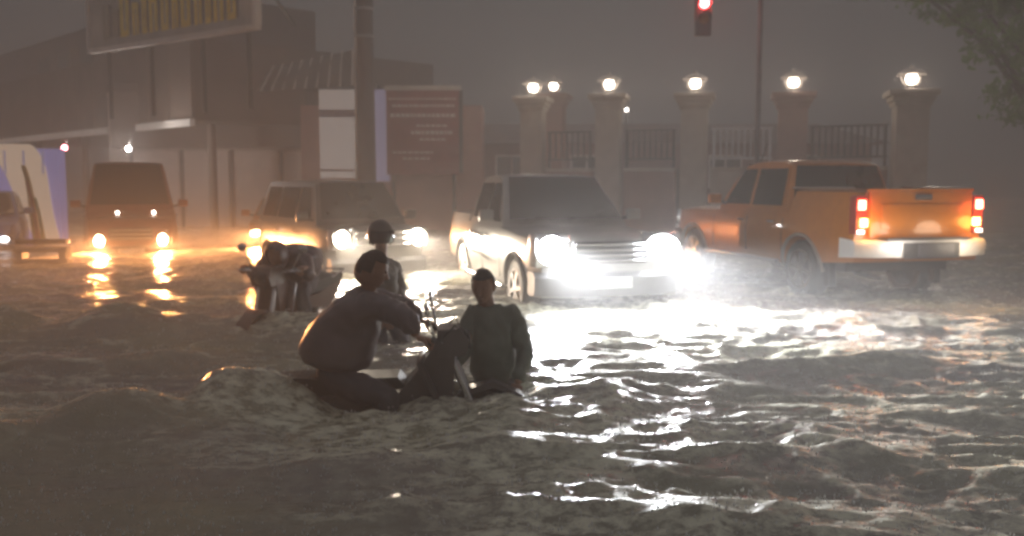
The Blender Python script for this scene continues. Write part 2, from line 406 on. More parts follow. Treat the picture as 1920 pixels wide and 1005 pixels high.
for t in (.6, 2.6, 4.8, 6.6):
    tb('sign_post', [(t, .14, 3.2), (t, .14, 7.4)], .06, iron, sg, 8)
    tb('brace', [(t, .14, 6.8), (t, 1.6, 5.4)], .04, iron, sg, 6)

# shop building behind (pale shuttered wall, dark band, sloping awning)
sh = thing('shop_building', 'single storey shop with pale shutters under a brown roof band', 'building', (-9, 29.5, -.4))
def W(o): return under(o, sh)
yS = 29.5
W(box('wall', (-9.3, yS + 2.2, 1.9), (7.6, 4.0, 4.8), plaster))
W(box('roof_band', (-8.6, yS - .05, 3.4), (8.4, .5, 1.75), roof_brown))
W(box('roof', (-8.6, yS + 2.4, 4.42), (8.6, 5.4, .25), roof_dark))
for i in range(4):
    xa = -12.3 + i * 1.62
    f = W(box('shutter', (xa + .76, yS + .12, .95), (1.5, .1, 2.95), mat('shutter', (.66, .55, .50), .6, 0, .1, 2)))
    bm = bmesh.new()
    for k in range(24): bx(bm, Vector((xa + .76, yS + .045, -.45 + k * .122)), (1.46, .05, .07))
    g = link('rib', bm, MATS['shutter'], f)
    g['kind'] = 'stuff'
    W(box('shutter_post', (xa, yS + .05, .95), (.1, .16, 3.0), pole_mat))
# awning
bm = bmesh.new(); a = Q(480, 172, 27.5); b_ = Q(672, 160, 25.5); c = Q(672, 92, 26.5); d = Q(505, 128, 28.5)
vsA = [bm.verts.new(p) for p in (a, b_, c, d)]; bm.faces.new(vsA)
bmesh.ops.solidify(bm, geom=bm.faces[:], thickness=.08)
aw = link('awning', bm, mat('awning_grey', (.26, .23, .21), .7, 0, .2, 1, .2)); W(aw)
for i in range(9):
    t = (i + .5) / 9; p0 = a.lerp(b_, t); p1 = d.lerp(c, t)
    W(tb('awning_rib', [p0 + Vector((0, -.03, .02)), p1 + Vector((0, -.03, .02))], .03, trim_light, n=6))

# annex with white and lilac panels and the red notice board
an = thing('shop_annex', 'annex front with white panel, lilac strip and pinkish lower wall', 'building', (-3.9, 27, -.4))
def W2(o): return under(o, an)
W2(box('wall', (-3.6, 28.6, 1.6), (5.4, 2.6, 4.2), mat('wall_pink', (.50, .30, .26), .8, 0, .15, 1.2, .2)))
p = Q(634, 250, 27); wp = W2(box('white_panel', (p.x, 27.2, 2.85), (1.16, .12, 2.6), glow_white))
W2(box('panel_band', (p.x, 27.13, 3.45), (1.14, .03, .22), mat('band_lilac', (.45, .36, .42), .6)))
W2(box('panel_band', (p.x, 27.13, 1.78), (1.14, .03, .06), mat('band_pink', (.5, .32, .32), .6)))
p = Q(710, 250, 27); W2(box('lilac_panel', (p.x, 27.2, 2.8), (.56, .12, 2.7), lilac))
W2(box('panel_edge', (p.x - .24, 27.12, 2.8), (.06, .04, 2.68), white_panel))
nb = thing('notice_board', 'dark red notice board with rows of pale lettering lines', 'sign', (-2.62, 27.0, 0))
box('board', (0, 0, 2.9), (2.15, .1, 2.5), board_red, nb)
box('frame', (0, -.04, 4.17), (2.25, .14, .14), trim_light, nb); box('frame', (1.12, -.04, 2.9), (.1, .14, 2.4), iron, nb)
for z, x0, x1, th in ((3.86, -1.0, 1.0, .05), (3.66, -.9, .95, .07), (3.38, -.95, .85, .1), (3.08, -.2, .7, .06), (2.88, -.35, .75, .1), (2.68, -.1, .65, .06), (2.3, -.9, .3, .05), (2.12, -.6, .2, .05)):
    x = x0; bm = bmesh.new()
    while x < x1:
        wd = .06 + .1 * random.random(); bx(bm, Vector((x + wd / 2, -.062, z)), (wd, .02, th)); x += wd + .035
    link('lettering', bm, mat('pale_lettering', (.85, .76, .72), .6), nb)
for x in (-.9, .9): tb('board_post', [(x, .12, -.5), (x, .12, 4.2)], .06, iron, nb)

# painted mural wall (far left) under the canopy
mu = thing('painted_wall', 'purple blue painted wall with curving cream and rainbow ribbon under the canopy', 'mural', (-16, 27, -.4))
d0 = 21.6; pL, pR = Q(-60, 460, d0), Q(116, 460, d0)
def MU(o): return under(o, mu)
MU(box('wall', ((pL.x + pR.x) / 2, d0 + .2, .92), (pR.x - pL.x, .3, 2.6), mat('mural_blue', (.24, .23, .48), .6, 0, .25, .8, emit=(.5, .48, 1), estr=.26)))  # blue ground given an added glow, no lamp lights it
def ribbon(name, cpx, wpx, colr, y):
    bm = bmesh.new(); n = 24; L_, R_ = [], []
    def bez(P, t): return sum((np.array(q) * cc for q, cc in zip(P, ((1 - t) ** 3, 3 * t * (1 - t) ** 2, 3 * t * t * (1 - t), t ** 3))))
    for i in range(n + 1):
        t = i / n; q = bez(cpx, t); hw = lerp(wpx[0], wpx[1], t) * .5
        L_.append(Q(q[0] - hw, q[1], d0)); R_.append(Q(q[0] + hw, q[1], d0))
    fr = [[bm.verts.new((p.x, yy, p.z)) for p in S] for S, yy in ((L_, y), (R_, y), (R_, y + .035), (L_, y + .035))]
    for i in range(n):
        for k in range(4): bm.faces.new((fr[k][i], fr[k][i + 1], fr[(k + 1) % 4][i + 1], fr[(k + 1) % 4][i]))
    return MU(link(name, bm, colr))
cream = mat('mural_cream', (.62, .50, .38), .6, 0, .1, 1, emit=(1, .76, .58), estr=.36)   # added glow stands in for light on the mural
yl = mat('mural_yellow', (.58, .40, .14), .6); rd = mat('mural_red', (.5, .16, .12), .6); gr = mat('mural_green', (.25, .35, .16), .6)
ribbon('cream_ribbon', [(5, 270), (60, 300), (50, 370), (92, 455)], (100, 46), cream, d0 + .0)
ribbon('yellow_ribbon', [(44, 310), (62, 360), (60, 400), (72, 455)], (8, 16), yl, d0 - .03)
ribbon('red_ribbon', [(52, 340), (64, 380), (66, 410), (76, 455)], (3, 9), rd, d0 - .06)
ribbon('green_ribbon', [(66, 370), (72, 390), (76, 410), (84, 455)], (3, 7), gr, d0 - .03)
for i in range(5):
    MU(box('wall_pilaster', (lerp(pL.x, pR.x, (i + .2) / 5), d0 + .02, 1.9), (.05, .06, .55), lilac))

# low striped barrier in the water, far left
ba = thing('low_barrier', 'low striped concrete barrier standing in the water below the painted wall', 'barrier', Q(82, 492, 16.5) * 1.0, R(4)); ba.location.z = -.4
box('slab', (0, 0, .62), (.95, .3, .1), concrete, ba, bev=.02); box('slab', (0, 0, .40), (.95, .28, .1), concrete, ba, bev=.02)
box('foot', (-.38, 0, .28), (.12, .26, .58), concrete, ba); box('foot', (.38, 0, .28), (.12, .26, .58), concrete, ba)
box('top_rail', (0, 0, .76), (.9, .2, .08), iron, ba, bev=.02)

# ------------------------------------------------------------------ poles
up = thing('utility_pole', 'thick dark concrete utility pole in front of the shops', 'pole', (Q(688, 340, 24).x, 24, -.45))
tb('shaft', [(0, 0, 0), (0, 0, 8.4)], [.26, .2], pole_mat, up, 16)
tb('conduit', [(-.27, -.06, .2), (-.22, -.05, 8.2)], .035, trim_light, up, 6)
box('cross_arm', (0, 0, 8.0), (2.2, .12, .12), iron, up)
for x in (-.9, -.3, .4, .95):
    bm = bmesh.new(); lathe(bm, [(.03, 0), (.06, .03), (.04, .08), (.06, .12), (.03, .18)], 10, Matrix.Translation((x, 0, 8.06))); link('insulator', bm, white_panel, up, 60)
bm = bmesh.new()
for z in (5.6, 6.3): lathe(bm, [(.245, z), (.255, z + .01), (.255, z + .06), (.245, z + .07)], 16)
link('strap', bm, steel, up)

ts = thing('traffic_signal', 'red traffic signal hanging from a mast arm on a slim grey pole', 'traffic light', (Q(1418, 340, 17.5).x, 17.5, -.4))
tb('pole', [(0, 0, 0), (0, 0, 6.2)], [.06, .045], mat('pole_grey', (.22, .22, .23), .6), ts, 12)
hx = Q(1318, 0, 17.5).x - ts.location.x; hz = Q(1318, 8, 17.5).z + .4
tb('mast_arm', [(0, 0, 5.8), (hx * .5, 0, 5.95), (hx - .5, 0, 6.0)], [.06, .05, .035], MATS['pole_grey'], ts, 10)
sh_ = box('signal_head', (hx, -.02, hz - .12), (.30, .2, .95), blackp, ts, bev=.03)
tb('hanger', [(hx, 0, hz + .3), (hx, 0, 6.0)], .025, iron, ts, 6)
for k, (z, mm) in enumerate(((hz, emis('red_signal', (1, .05, .05), 60)), (hz - .29, mat('amber_off', (.25, .13, .03), .3)), (hz - .43 , None))):
    if mm is None: continue
    bm = bmesh.new(); lathe(bm, [(.10, 0), (.09, .025), (.03, .04)], 18, Matrix.Translation((hx - (0), -.125, z)) @ Matrix.Rotation(R(90), 4, 'X')); link('signal_lens', bm, mm, sh_, 60)
    bm = bmesh.new()
    for a in range(13):
        t = R(-20 + a * 220 / 12); 
    pts = [Vector((hx + .115 * math.cos(R(200 - a * 220 / 12 - 0)), 0, z + .115 * math.sin(R(200 - a * 220 / 12)))) for a in range(13)]
    va = [bm.verts.new((p.x, -.12, p.z)) for p in pts]; vb = [bm.verts.new((p.x, -.30, p.z)) for p in pts]
    for a in range(12): bm.faces.new((va[a], va[a + 1], vb[a + 1], vb[a]))
    bmesh.ops.solidify(bm, geom=bm.faces[:], thickness=.008); link('visor', bm, blackp, sh_, 50)
point('light', (hx, -.35, hz), 14, (1, .05, .05), ts)

# ------------------------------------------------------------------ pillars with lamps and boundary wall
lampm = emis('lamp_globe', (1, .86, .70), 20)
PIL = [(1708, 182, 20.0, .80), (1487, 186, 21.4, .76), (1303, 187, 22.2, .74), (1142, 188, 22.9, .72), (1000, 193, 23.9, .68)]
pnames = ['widest lamp pillar behind the orange pickup tailgate, with broad stepped cap', 'pinkish lamp pillar to the right of the white railing, above the pickup cab',
          'lamp pillar directly behind the grey car bonnet, left of the white railing', 'lamp pillar rising behind the grey car windscreen', 'slim lamp pillar behind the grey car side windows, at the end of the row']
def pillar(label, loc, wd, top, rz=0, mm=stucco, pw=38):
    wd *= .84
    t = thing('lamp_pillar', label, 'pillar', loc, rz, 'lamp pillars along the boundary wall')
    h = top - loc[2]
    box('shaft', (0, 0, h / 2), (wd, wd, h), mm, t, bev=.02)
    box('plinth', (0, 0, .35), (wd + .16, wd + .16, .7), mm, t, bev=.03)
    c = box('cap', (0, 0, h + .07), (wd + .34, wd + .34, .13), mm, t, bev=.02)
    box('cap_moulding', (0, 0, h - .05), (wd + .2, wd + .2, .11), mm, c, bev=.02)
    box('cap_moulding', (0, 0, h - .16), (wd + .1, wd + .1, .1), mm, c, bev=.02)
    box('panel', (0, -wd / 2 - .012, h * .55), (wd * .62, .025, h * .5), mm, t, bev=.01)
    l0 = h + .135
    bm = bmesh.new(); lathe(bm, [(.13, 0), (.13, .03), (.05, .06), (.05, .1), (.09, .13)], 16, Matrix.Translation((0, 0, l0))); lb = link('lamp', bm, iron, t, 50)
    bm = bmesh.new(); ball(bm, Vector((0, 0, l0 + .26)), .125, 18); link('globe', bm, lampm, lb, 60)
    bm = bmesh.new(); lathe(bm, [(.30, .34), (.27, .385), (.17, .45), (.05, .485), (.04, .54), (.035, .54), (.035, .475), (.15, .435), (.25, .375), (.28, .34)], 22, Matrix.Translation((0, 0, l0)))
    for k in range(3):
        a = R(120 * k + 30); tube(bm, [Vector((math.cos(a) * r, math.sin(a) * r, l0 + z)) for r, z in ((.10, .1), (.2, .2), (.24, .38))], .008, 5)
    link('lamp_shade', bm, trim_light, lb, 50)
    point('light', (0, -.32, l0 + .22), pw, (1, .84, .66), t, .12)
    return t
pp = []
for (px, py, d, wd), lab in zip(PIL, pnames):
    p = Q(px, py, d); pp.append((p.x, d, wd, p.z))
    pillar(lab, (p.x, d, -.3), wd, p.z, R(-14), stucco if px != 1487 else mat('stucco_pink', (.42, .29, .25), .85, 0, .12, 3, .3))
p = Q(1038, 186, 28); pillar('farther lamp pillar with brown shaft, just behind the end of the row', (p.x, 28, -.3), .8, p.z, R(-14), stucco_red, 30)
pinfo = [(p[0], p[1]) for p in pp]
labs = ['boundary wall stretch with dark rail between the two right-hand lamp pillars', 'boundary wall stretch topped by a slatted railing coloured pale as if lit', 'boundary wall stretch with dark rail behind the grey car bonnet', 'boundary wall stretch with dark rail behind the grey car windows']
for i in range(4):
    a, b_ = Vector((pinfo[i + 1][0], pinfo[i + 1][1], 0)), Vector((pinfo[i][0], pinfo[i][1], 0))
    dv = (b_ - a); u = dv.normalized(); a2 = a + u * .42; b2 = b_ - u * .44; L0 = (b2 - a2).length; an_ = math.atan2(u.y, u.x)
    t = thing('boundary_wall', labs[i], 'wall', (a2.x, a2.y, -.3), an_, 'boundary wall stretches between pillars')
    hh = 2.0
    box('wall', (L0 / 2, 0, hh / 2), (L0, .22, hh), stucco_red if i != 1 else stucco, t)
    box('coping', (L0 / 2, 0, hh + .04), (L0, .32, .09), stucco, t, bev=.015)
    mm = pale_lit_iron if i == 1 else iron
    z0, z1 = hh + .3, hh + 1.0
    box('rail', (L0 / 2, 0, z0), (L0, .05, .05), mm, t); box('rail', (L0 / 2, 0, z1), (L0, .05, .05), mm, t)
    n = int(L0 / .14); bar = None
    for k in range(n):
        xx = (k + .5) * L0 / n
        if bar is None: bar = box('baluster', (0, 0, 0), (.035, .035, z1 - z0), mm, t); o = bar
        else: o = bar.copy(); col.objects.link(o); o.parent = t
        o.location = (xx, 0, (z0 + z1) / 2)
    for xx in (.05, L0 - .05): box('rail_post', (xx, 0, hh + .5), (.05, .05, 1.0), mm, t)
# house behind the boundary wall
hs = thing('house', 'dim reddish house with tiled roof behind the lamp pillars', 'house', (5.5, 36, -.3))
box('wall', (0, 0, 1.55), (15, 6, 3.1), mat('house_red', (.25, .13, .11), .85, 0, .2, 1, .2), hs)
bm = bmesh.new()
v = [bm.verts.new(q) for q in ((-8, -3.6, 3.1), (8, -3.6, 3.1), (8, 3.6, 3.1), (-8, 3.6, 3.1), (-6.5, 0, 4.0), (6.5, 0, 4.0))]
for f in ((0, 1, 5, 4), (1, 2, 5), (2, 3, 4, 5), (3, 0, 4), (0, 3, 2, 1)): bm.faces.new([v[i] for i in f])
link('roof', bm, mat('roof_tile_dark', (.16, .11, .10), .8, 0, .2, 3, .3), hs)
for x in (-5.5, -2.8, 2.2, 5):
    f = box('window', (x, -3.02, 2.1), (1.2, .1, 1.2), trim_light, hs); box('pane', (x - .28, -3.09, 2.1), (.5, .05, 1.05), glass, f); box('pane', (x + .28, -3.09, 2.1), (.5, .05, 1.05), glass, f)
box('door', (0, -3.05, 1.1), (1.1, .1, 2.2), bark, hs)
wl = thing('wall_lamp', 'tiny white lamp on a stalk beyond the boundary wall', 'lamp', (Q(1175, 206, 26).x, 26, -.3))
zt = Q(1175, 206, 26).z + .3
tb('stalk', [(0, 0, 0), (0, 0, zt - .06)], .03, iron, wl, 8); bm = bmesh.new(); ball(bm, Vector((0, 0, zt)), .05, 12); link('bulb', bm, emis('bulb_small', (1, .9, .8), 15), wl, 60)
point('light', (0, -.2, zt), 6, (1, .9, .8), wl)

# ------------------------------------------------------------------ trees top right
def tree(label, base, height, crowns, n, seed):
    t = thing('broadleaf_tree', label, 'tree', base, 0, 'trees beyond the pillars')
    rr = random.Random(seed); bm = bmesh.new()
    tube(bm, [(0, 0, 0), (.1, .05, height * .3), (-.05, .1, height * .6)], [.24, .18, .12], 10)
    for c, r in crowns: tube(bm, [(0, .05, height * .35), (c[0] * .35, c[1] * .5 + .1, (height * .45 + c[2]) / 2), (c[0] * .7, c[1] + .1, c[2] * .93), c], [.10, .06, .035, .015], 7)
    link('trunk', bm, bark, t, 60)
    bm = bmesh.new()
    for c, r in crowns:
        for k in range(n // 42):
            v = Vector((rr.gauss(0, 1), rr.gauss(0, 1), rr.gauss(0, 1))).normalized() * rr.uniform(.45, 1.05)
            cc = Vector(c) + Vector((v.x * r, v.y * r, v.z * r * .75)); cr_ = rr.uniform(.16, .36)
            for q_ in range(26):
                p = cc + Vector((rr.gauss(0, 1), rr.gauss(0, 1), rr.gauss(0, .6))) * cr_ * .6; s_ = rr.uniform(.07, .15)
                M = Euler((rr.uniform(-1.2, 1.2), rr.uniform(-1.2, 1.2), rr.uniform(0, 6.3))).to_matrix()
                q = [bm.verts.new(p + M @ Vector(a) * s_) for a in ((-1, 0, 0), (0, -.45, .1), (1, 0, -.1), (0, .45, .1))]
                bm.faces.new(q)
    link('crown', bm, leaf, t)
    return t
b0 = Q(2010, 340, 22.5)
tree('leafy green tree rising at the right edge behind the widest pillar', (b0.x, 22.5, -.3), 6.4,
     [((-1.9, 0, 5.6), 1.5), ((-3.4, .2, 6.6), 1.4), ((-.4, .4, 5.2), 1.5), ((-5.0, .6, 7.1), 1.2), ((-1.4, .2, 7.0), 1.6), ((-.9, 0, 4.0), 1.2), ((-3.2, -.4, 7.2), 1.5), ((.4, -.6, 6.6), 1.6), ((-6.2, .6, 7.5), .9)], 1700, 3)
b0 = Q(2060, 340, 25)
tree('darker leafy tree at the frame edge behind the first one', (b0.x, 26, -.3), 6.0, [((0, 0, 5.0), 1.8), ((-1.3, 0, 3.8), 1.2), ((1.2, 0, 3.6), 1.4), ((.2, -.2, 6.6), 1.6)], 800, 5)

# ------------------------------------------------------------------ vehicles
def prism(prof, xs_, zs_, ys_, fy, fz=None, fx=None):
    """closed solid: side profile (x,z) across the width, cut by planes, then shaped by fy(x,z)->half width"""
    bm = bmesh.new()
    a = [bm.verts.new((x, -1, z)) for x, z in prof]; b = [bm.verts.new((x, 1, z)) for x, z in prof]; n = len(prof)
    bm.faces.new(a); bm.faces.new(b[::-1])
    for i in range(n): bm.faces.new((a[i], b[i], b[(i + 1) % n], a[(i + 1) % n]))
    for axis_, vals in (((1, 0, 0), xs_), ((0, 0, 1), zs_), ((0, 1, 0), ys_)):
        for v in vals:
            bmesh.ops.bisect_plane(bm, geom=bm.verts[:] + bm.edges[:] + bm.faces[:], plane_co=Vector(axis_) * v, plane_no=axis_, dist=1e-5)
    for v in bm.verts:
        x, y, z = v.co
        v.co.y = y * fy(x, z)
        if fz: v.co.z = z + fz(x, y, z)
        if fx: v.co.x = x + fx(x, y, z)
    return bm
def arc(cx, r, z0, n=9):
    """wheel arch points (front to back order given cx decreasing)"""
    return [(cx + r * math.cos(R(t)), z0 + r * math.sin(R(t))) for t in [i * 180 / n for i in range(n + 1)]]
def wheel(parent, x, y, r, wd, side, rimm=steel):
    M = Matrix.Translation((x, y, r)) @ Matrix.Rotation(R(90), 4, 'X')
    bm = bmesh.new(); lathe(bm, [(r * .66, -wd / 2), (r * .93, -wd / 2), (r, -wd * .36), (r, wd * .36), (r * .93, wd / 2), (r * .66, wd / 2)], 28, M, True)
    w_ = link('wheel', bm, rubber, parent, 40)
    o = -wd / 2 * side          # outer face direction in local z after rotation
    bm = bmesh.new()
    lathe(bm, [(r * .60, o * .98), (r * .69, o * 1.03), (r * .67, o * .4), (r * .62, o * .4)], 28, M, True)
    lathe(bm, [(r * .16, o * .75), (r * .15, o * 1.0), (r * .05, o * 1.04)], 14, M)
    for k in range(6):
        a = R(60 * k + 10); c = M @ Vector((math.cos(a) * r * .38, math.sin(a) * r * .38, o * .86))
        rot = Matrix.Rotation(R(90), 3, 'X') @ Matrix.Rotation(a, 3, 'Z')
        bx(bm, c, (r * .56, r * .15, .03), rot)
    link('rim', bm, rimm, w_, 40)
    bm = bmesh.new(); lathe(bm, [(r * .6, o * .55), (r * .6, o * .5)], 20, M); link('brake_disc', bm, iron, w_)
    return w_
def vehicle(spec):
    S = spec; Ln, Wd, H = S['L'], S['W'], S['H']; hw = Wd / 2
    t = thing(S['name'], S['label'], S['cat'], S['loc'], S['rz'])
    pm = S['paint']; wr = S.get('wr', .37); fa_, ra_ = S['fa'], S['ra']; belt = S['belt']; hood = S['hood']; zb = S.get('zb', .28)
    xF, xR = Ln / 2, -Ln / 2
    cowl, wtop, rtop, rfoot = S['cabin']
    bedz = S.get('bed', None)
    # lower body profile, clockwise from the front bottom
    prof = [(xF - .10, zb), (xF - .01, zb + .18), (xF, hood - .28), (xF - .10, hood - .06), (xF - .28, hood), (cowl - .05, belt - .02), (cowl - .35, belt)]
    if bedz: prof += [(rfoot, belt), (rfoot - .02, bedz), (xR + .02, bedz), (xR, .75), (xR + .03, .55)]
    else: prof += [(rfoot + .05, belt), (xR + .06, belt - .03), (xR, belt - .35), (xR, zb + .2), (xR + .08, zb)]
    prof += [(ra_ - wr * 1.2, zb if not bedz else .5)] + arc(ra_, wr * 1.18, wr, 10)[::-1][1:-1] + [(ra_ + wr * 1.2, zb)]
    prof += [(fa_ - wr * 1.2, zb)] + arc(fa_, wr * 1.18, wr, 10)[::-1][1:-1] + [(fa_ + wr * 1.2, zb)]
    zm = (belt + zb) / 2
    def fy(x, z):
        f = 1 - .055 * ((z - zm) / (belt - zm)) ** 2
        e = max(0, (x - (xF - 1.0)) / 1.0); f *= 1 - .14 * e ** 2.5
        e = max(0, ((xR + .7) - x) / .7); f *= 1 - (.03 if bedz else .09) * e ** 2
        return hw * f
    def fx(x, y, z): return -.11 * y * y * max(0, (x - (xF - .8)) / .8) + (0.05 * y * y * max(0, ((xR + .5) - x) / .5) if not bedz else 0)
    def fz(x, y, z): return (.035 * (1 - y * y) if z > hood - .05 and x > cowl - .05 else 0) - (.03 * abs(y) ** 4 if z > belt - .1 else 0)
    bm = prism(prof, [xR + .15 + i * (Ln - .3) / 15 for i in range(16)], [zb + .12, wr + .2, zm, zm + .12, belt - .12], [-.85, -.5, 0, .5, .85], fy, fz, fx)
    body = link('body', bm, pm, t, 32)
    if bedz:
        cut = box('cut', ((xR + rfoot) / 2 + .02, 0, bedz - .05), (rfoot - xR - .18, Wd - .3, .95), None)
        mod = body.modifiers.new('b', 'BOOLEAN'); mod.object = cut; mod.operation = 'DIFFERENCE'; mod.solver = 'EXACT'
        dg = bpy.context.evaluated_depsgraph_get(); nm = bpy.data.meshes.new_from_object(body.evaluated_get(dg))
        body.modifiers.clear(); body.data = nm; bpy.data.objects.remove(cut)
        nm.materials.clear(); nm.materials.append(pm); nm.shade_smooth(); nm.set_sharp_from_angle(angle=R(32))
    # cabin
    wb_, wt_ = hw * .93, hw * .72
    def chw(z): return wb_ + (wt_ - wb_) * (z - belt) / (H - belt)
    cp = [(cowl, belt - .03), (lerp(cowl, wtop, .5), lerp(belt, H, .49)), (wtop, H - .05), (wtop - .25, H - .012), ((wtop + rtop) / 2, H), (rtop + .15, H - .015), (rtop, H - .06), (rfoot, belt - .03)]
    def cfx(x, y, z): return -.12 * y * y if x > wtop - .3 else (.06 * y * y if x < rtop + .2 else 0)
    bm = prism(cp, [wtop - .3, (wtop + rtop) / 2, rtop + .3], [belt + .1, H - .12], [-.8, -.4, 0, .4, .8], lambda x, z: chw(z), lambda x, y, z: -.03 * y ** 4 if z > H - .2 else 0, cfx)
    cab = link('cabin', bm, pm, t, 32)
    # windscreen and rear glass
    def slopeglass(name, x0, z0, x1, z1, inset, out, m_, par):
        bm = bmesh.new(); n = 9; rows = []
        for j in range(5):
            v_ = lerp(inset, 1 - inset * .6, j / 4); x, z = lerp(x0, x1, v_), lerp(z0, z1, v_)
            rows.append([bm.verts.new((x + out - (.12 if out > 0 else -.06) * (yy * .91) ** 2, yy * chw(z) * .91, z + abs(out) * .9)) for yy in [-1 + 2 * i / (n - 1) for i in range(n)]])
        for a, b in zip(rows, rows[1:]):
            for i in range(n - 1): bm.faces.new((a[i], a[i + 1], b[i + 1], b[i]))
        bmesh.ops.solidify(bm, geom=bm.faces[:], thickness=.01)
        return link(name, bm, m_, par, 50)
    slopeglass('windscreen', cowl, belt, wtop, H - .05, .07, .035, glass, t)
    slopeglass('rear_window', rfoot, belt, rtop, H - .06, .12, -.015, glass, t)
    # side windows
    for s in (-1, 1):
        for (xa0, xa1, xb0, xb1) in S['windows']:      # bottom front, bottom rear, top front, top rear
            bm = bmesh.new(); z0, z1 = belt + .05, H - .13
            v_ = [bm.verts.new((x, s * (chw(z) + .006), z)) for x, z in ((xa0, z0), (xa1, z0), (xb1, z1), (xb0, z1))]
            bm.faces.new(v_); bmesh.ops.solidify(bm, geom=bm.faces[:], thickness=.008)
            link('side_window', bm, glass, t)
        for xd in S['seams']:
            tb('door_seam', [(xd, s * (fy(xd, zb + .15) + .001), zb + .12), (xd, s * (fy(xd, zm) + .001), zm), (xd, s * (fy(xd, belt - .12) + .0), belt - .12)], .007, blackp, t, 4)
        for xd in S['handles']:
            tb('door_handle', [(xd - .09, s * (fy(xd, belt - .17) + .012), belt - .17), (xd, s * (fy(xd, belt - .17) + .04), belt - .165), (xd + .09, s * (fy(xd, belt - .17) + .012), belt - .17)], .014, chrome, t, 6)
        mxx = cowl - .32
        bm = bmesh.new(); bx(bm, Vector((mxx, s * (hw + .12), belt + .12)), (.10, .2, .15), None, .03); mr = link('side_mirror', bm, pm, t, 40)
        tb('mirror_arm', [(mxx, s * (hw * .9), belt + .05), (mxx, s * (hw + .06), belt + .08)], .025, blackp, mr, 6)
        wheel(t, fa_, s * (hw - .13), wr, .23, s, S.get('rim', steel)); wheel(t, ra_, s * (hw - .13), wr, .23, s, S.get('rim', steel))
        for ax in (fa_, ra_):
            pts = [(x, s * (fy(x, z) + .008), z) for x, z in arc(ax, wr * 1.2, wr, 14)]
            tb('arch_trim', pts, .022, S.get('archm', pm), t, 6)
        if S.get('sill', True): tb('side_step', [(fa_ - .5, s * (hw + .02), zb + .02), (ra_ + .5, s * (hw + .02), zb + .02)], .035, S.get('stepm', blackp), t, 8)
    box('underbody', (0, 0, zb + .06), (Ln * .86, Wd * .8, .16), blackp, t)
    return t, dict(fy=fy, chw=chw, xF=xF, xR=xR, hw=hw, belt=belt, H=H, hood=hood, zb=zb)
def front(t, I, lampz, lampy, lampsize, em, aux=None, grille_m=blackp, bumper_m=None, nslat=5, gz_=None, gh=None):
    xF, hw = I['xF'], I['hw']; lw, lh = lampsize
    for s in (-1, 1):
        h = box('headlight', (xF - .17, s * lampy, lampz), (.18, lw + .06, lh + .05), chrome, t, Matrix.Rotation(s * R(-16), 3, 'Z'), .03)
        bm = bmesh.new(); ball(bm, Vector((xF - .09, s * lampy, lampz)), .5, 16, (.12, lw, lh), Matrix.Rotation(s * R(-16), 3, 'Z')); link('lens', bm, em, h, 60)
    g0 = gz_ or lampz; gh = gh or .3
    g = box('grille', (xF - .02, 0, g0), (.06, (lampy - lw / 2) * 2 - .06, gh), grille_m, t, bev=.01)
    for k in range(nslat): box('grille_bar', (xF + .02, 0, g0 - gh / 2 + gh * (k + .5) / nslat), (.03, (lampy - lw / 2) * 2 - .1, gh / nslat * .36), chrome, g, bev=.004)
    bmz = I['zb'] + .17
    prof = [(-.2, -.14), (.05, -.14), (.09, -.05), (.09, .08), (.03, .14), (-.2, .14)]
    bm = prism([(xF - .03 + a, bmz + b) for a, b in prof], [], [], [-.9, -.7, -.4, 0, .4, .7, .9], lambda x, z: hw * .96, None, lambda x, y, z: -.16 * abs(y) ** 3)
    bu = link('bumper', bm, bumper_m or blackp, t, 40)
    box('number_plate', (xF + .075, 0, bmz + .02), (.02, .5, .13), plate_white, t, bev=.004)

# --- grey off-road car with the blazing headlights
def yaw_front(th): return R(-90 + th)          # heading = (sin th, -cos th)
def place_front(px, d, th, Ln, zb):            # root position so that its nose is at (px,d)
    f = Vector(((px - 960) / F * d, d, 0)); h = Vector((math.sin(R(th)), -math.cos(R(th)), 0)); c = f - h * Ln / 2
    return (c.x, c.y, zb)
cool = (.93, .96, 1.0); warm = (1, .85, .66); amber = (1, .40, .13)
t, I = vehicle(dict(name='pickup_truck', label='grey double-cab pickup with blazing white headlights ploughing through the flood', cat='pickup', L=5.1, W=1.87, H=1.84,
    loc=place_front(1145, 10.6, 15, 5.1, -.28), rz=yaw_front(15), paint=grey_paint, wr=.39, fa=1.65, ra=-1.45, belt=1.16, hood=1.08, zb=.36, bed=1.26,
    cabin=(1.0, .3, -.95, -1.15), windows=[(.66, -.10, .24, -.08), (-.18, -.95, -.16, -.86)], seams=[.9, -.13, -1.05], handles=[.02, -.78], archm=blackp, stepm=chrome))
hl = emis('headlight_white', (.95, .97, 1), 80)
front(t, I, .93, .70, (.42, .34), hl, nslat=4, bumper_m=mat('bumper_grey', (.10, .10, .10), .5), gz_=.90, gh=.26)
SUV = t
for s in (-1, 1):
    spot('headlight_beam', (I['xF'] + .02, s * .7, .93), (I['xF'] + 4.6, s * .5 + 1.1, -.55), 3300, cool, 50, 1, t)
    point('light', (I['xF'] + .45, s * .72, .98), 30, cool, t, .12)
    tb('door_trim', [(-.9, s * .965, .98), (-.1, s * .97, .98), (.5, s * .965, .93), (.85, s * .955, .86)], .014, chrome, t, 6)
    tb('door_trim', [(-.7, s * .965, .72), (0, s * .97, .71), (.45, s * .965, .66)], .012, chrome, t, 6)
    for x in (-.85, .0): pass
tb('bonnet_scoop', [(1.35, -.25, 1.13), (1.35, .25, 1.13)], .05, grey_paint, t, 8)
for x in (-.3, .3): tb('wiper', [(.97, x - .3, 1.22), (.84, x + .25, 1.33)], .01, blackp, t, 4)
bg = thing  # (kept short)

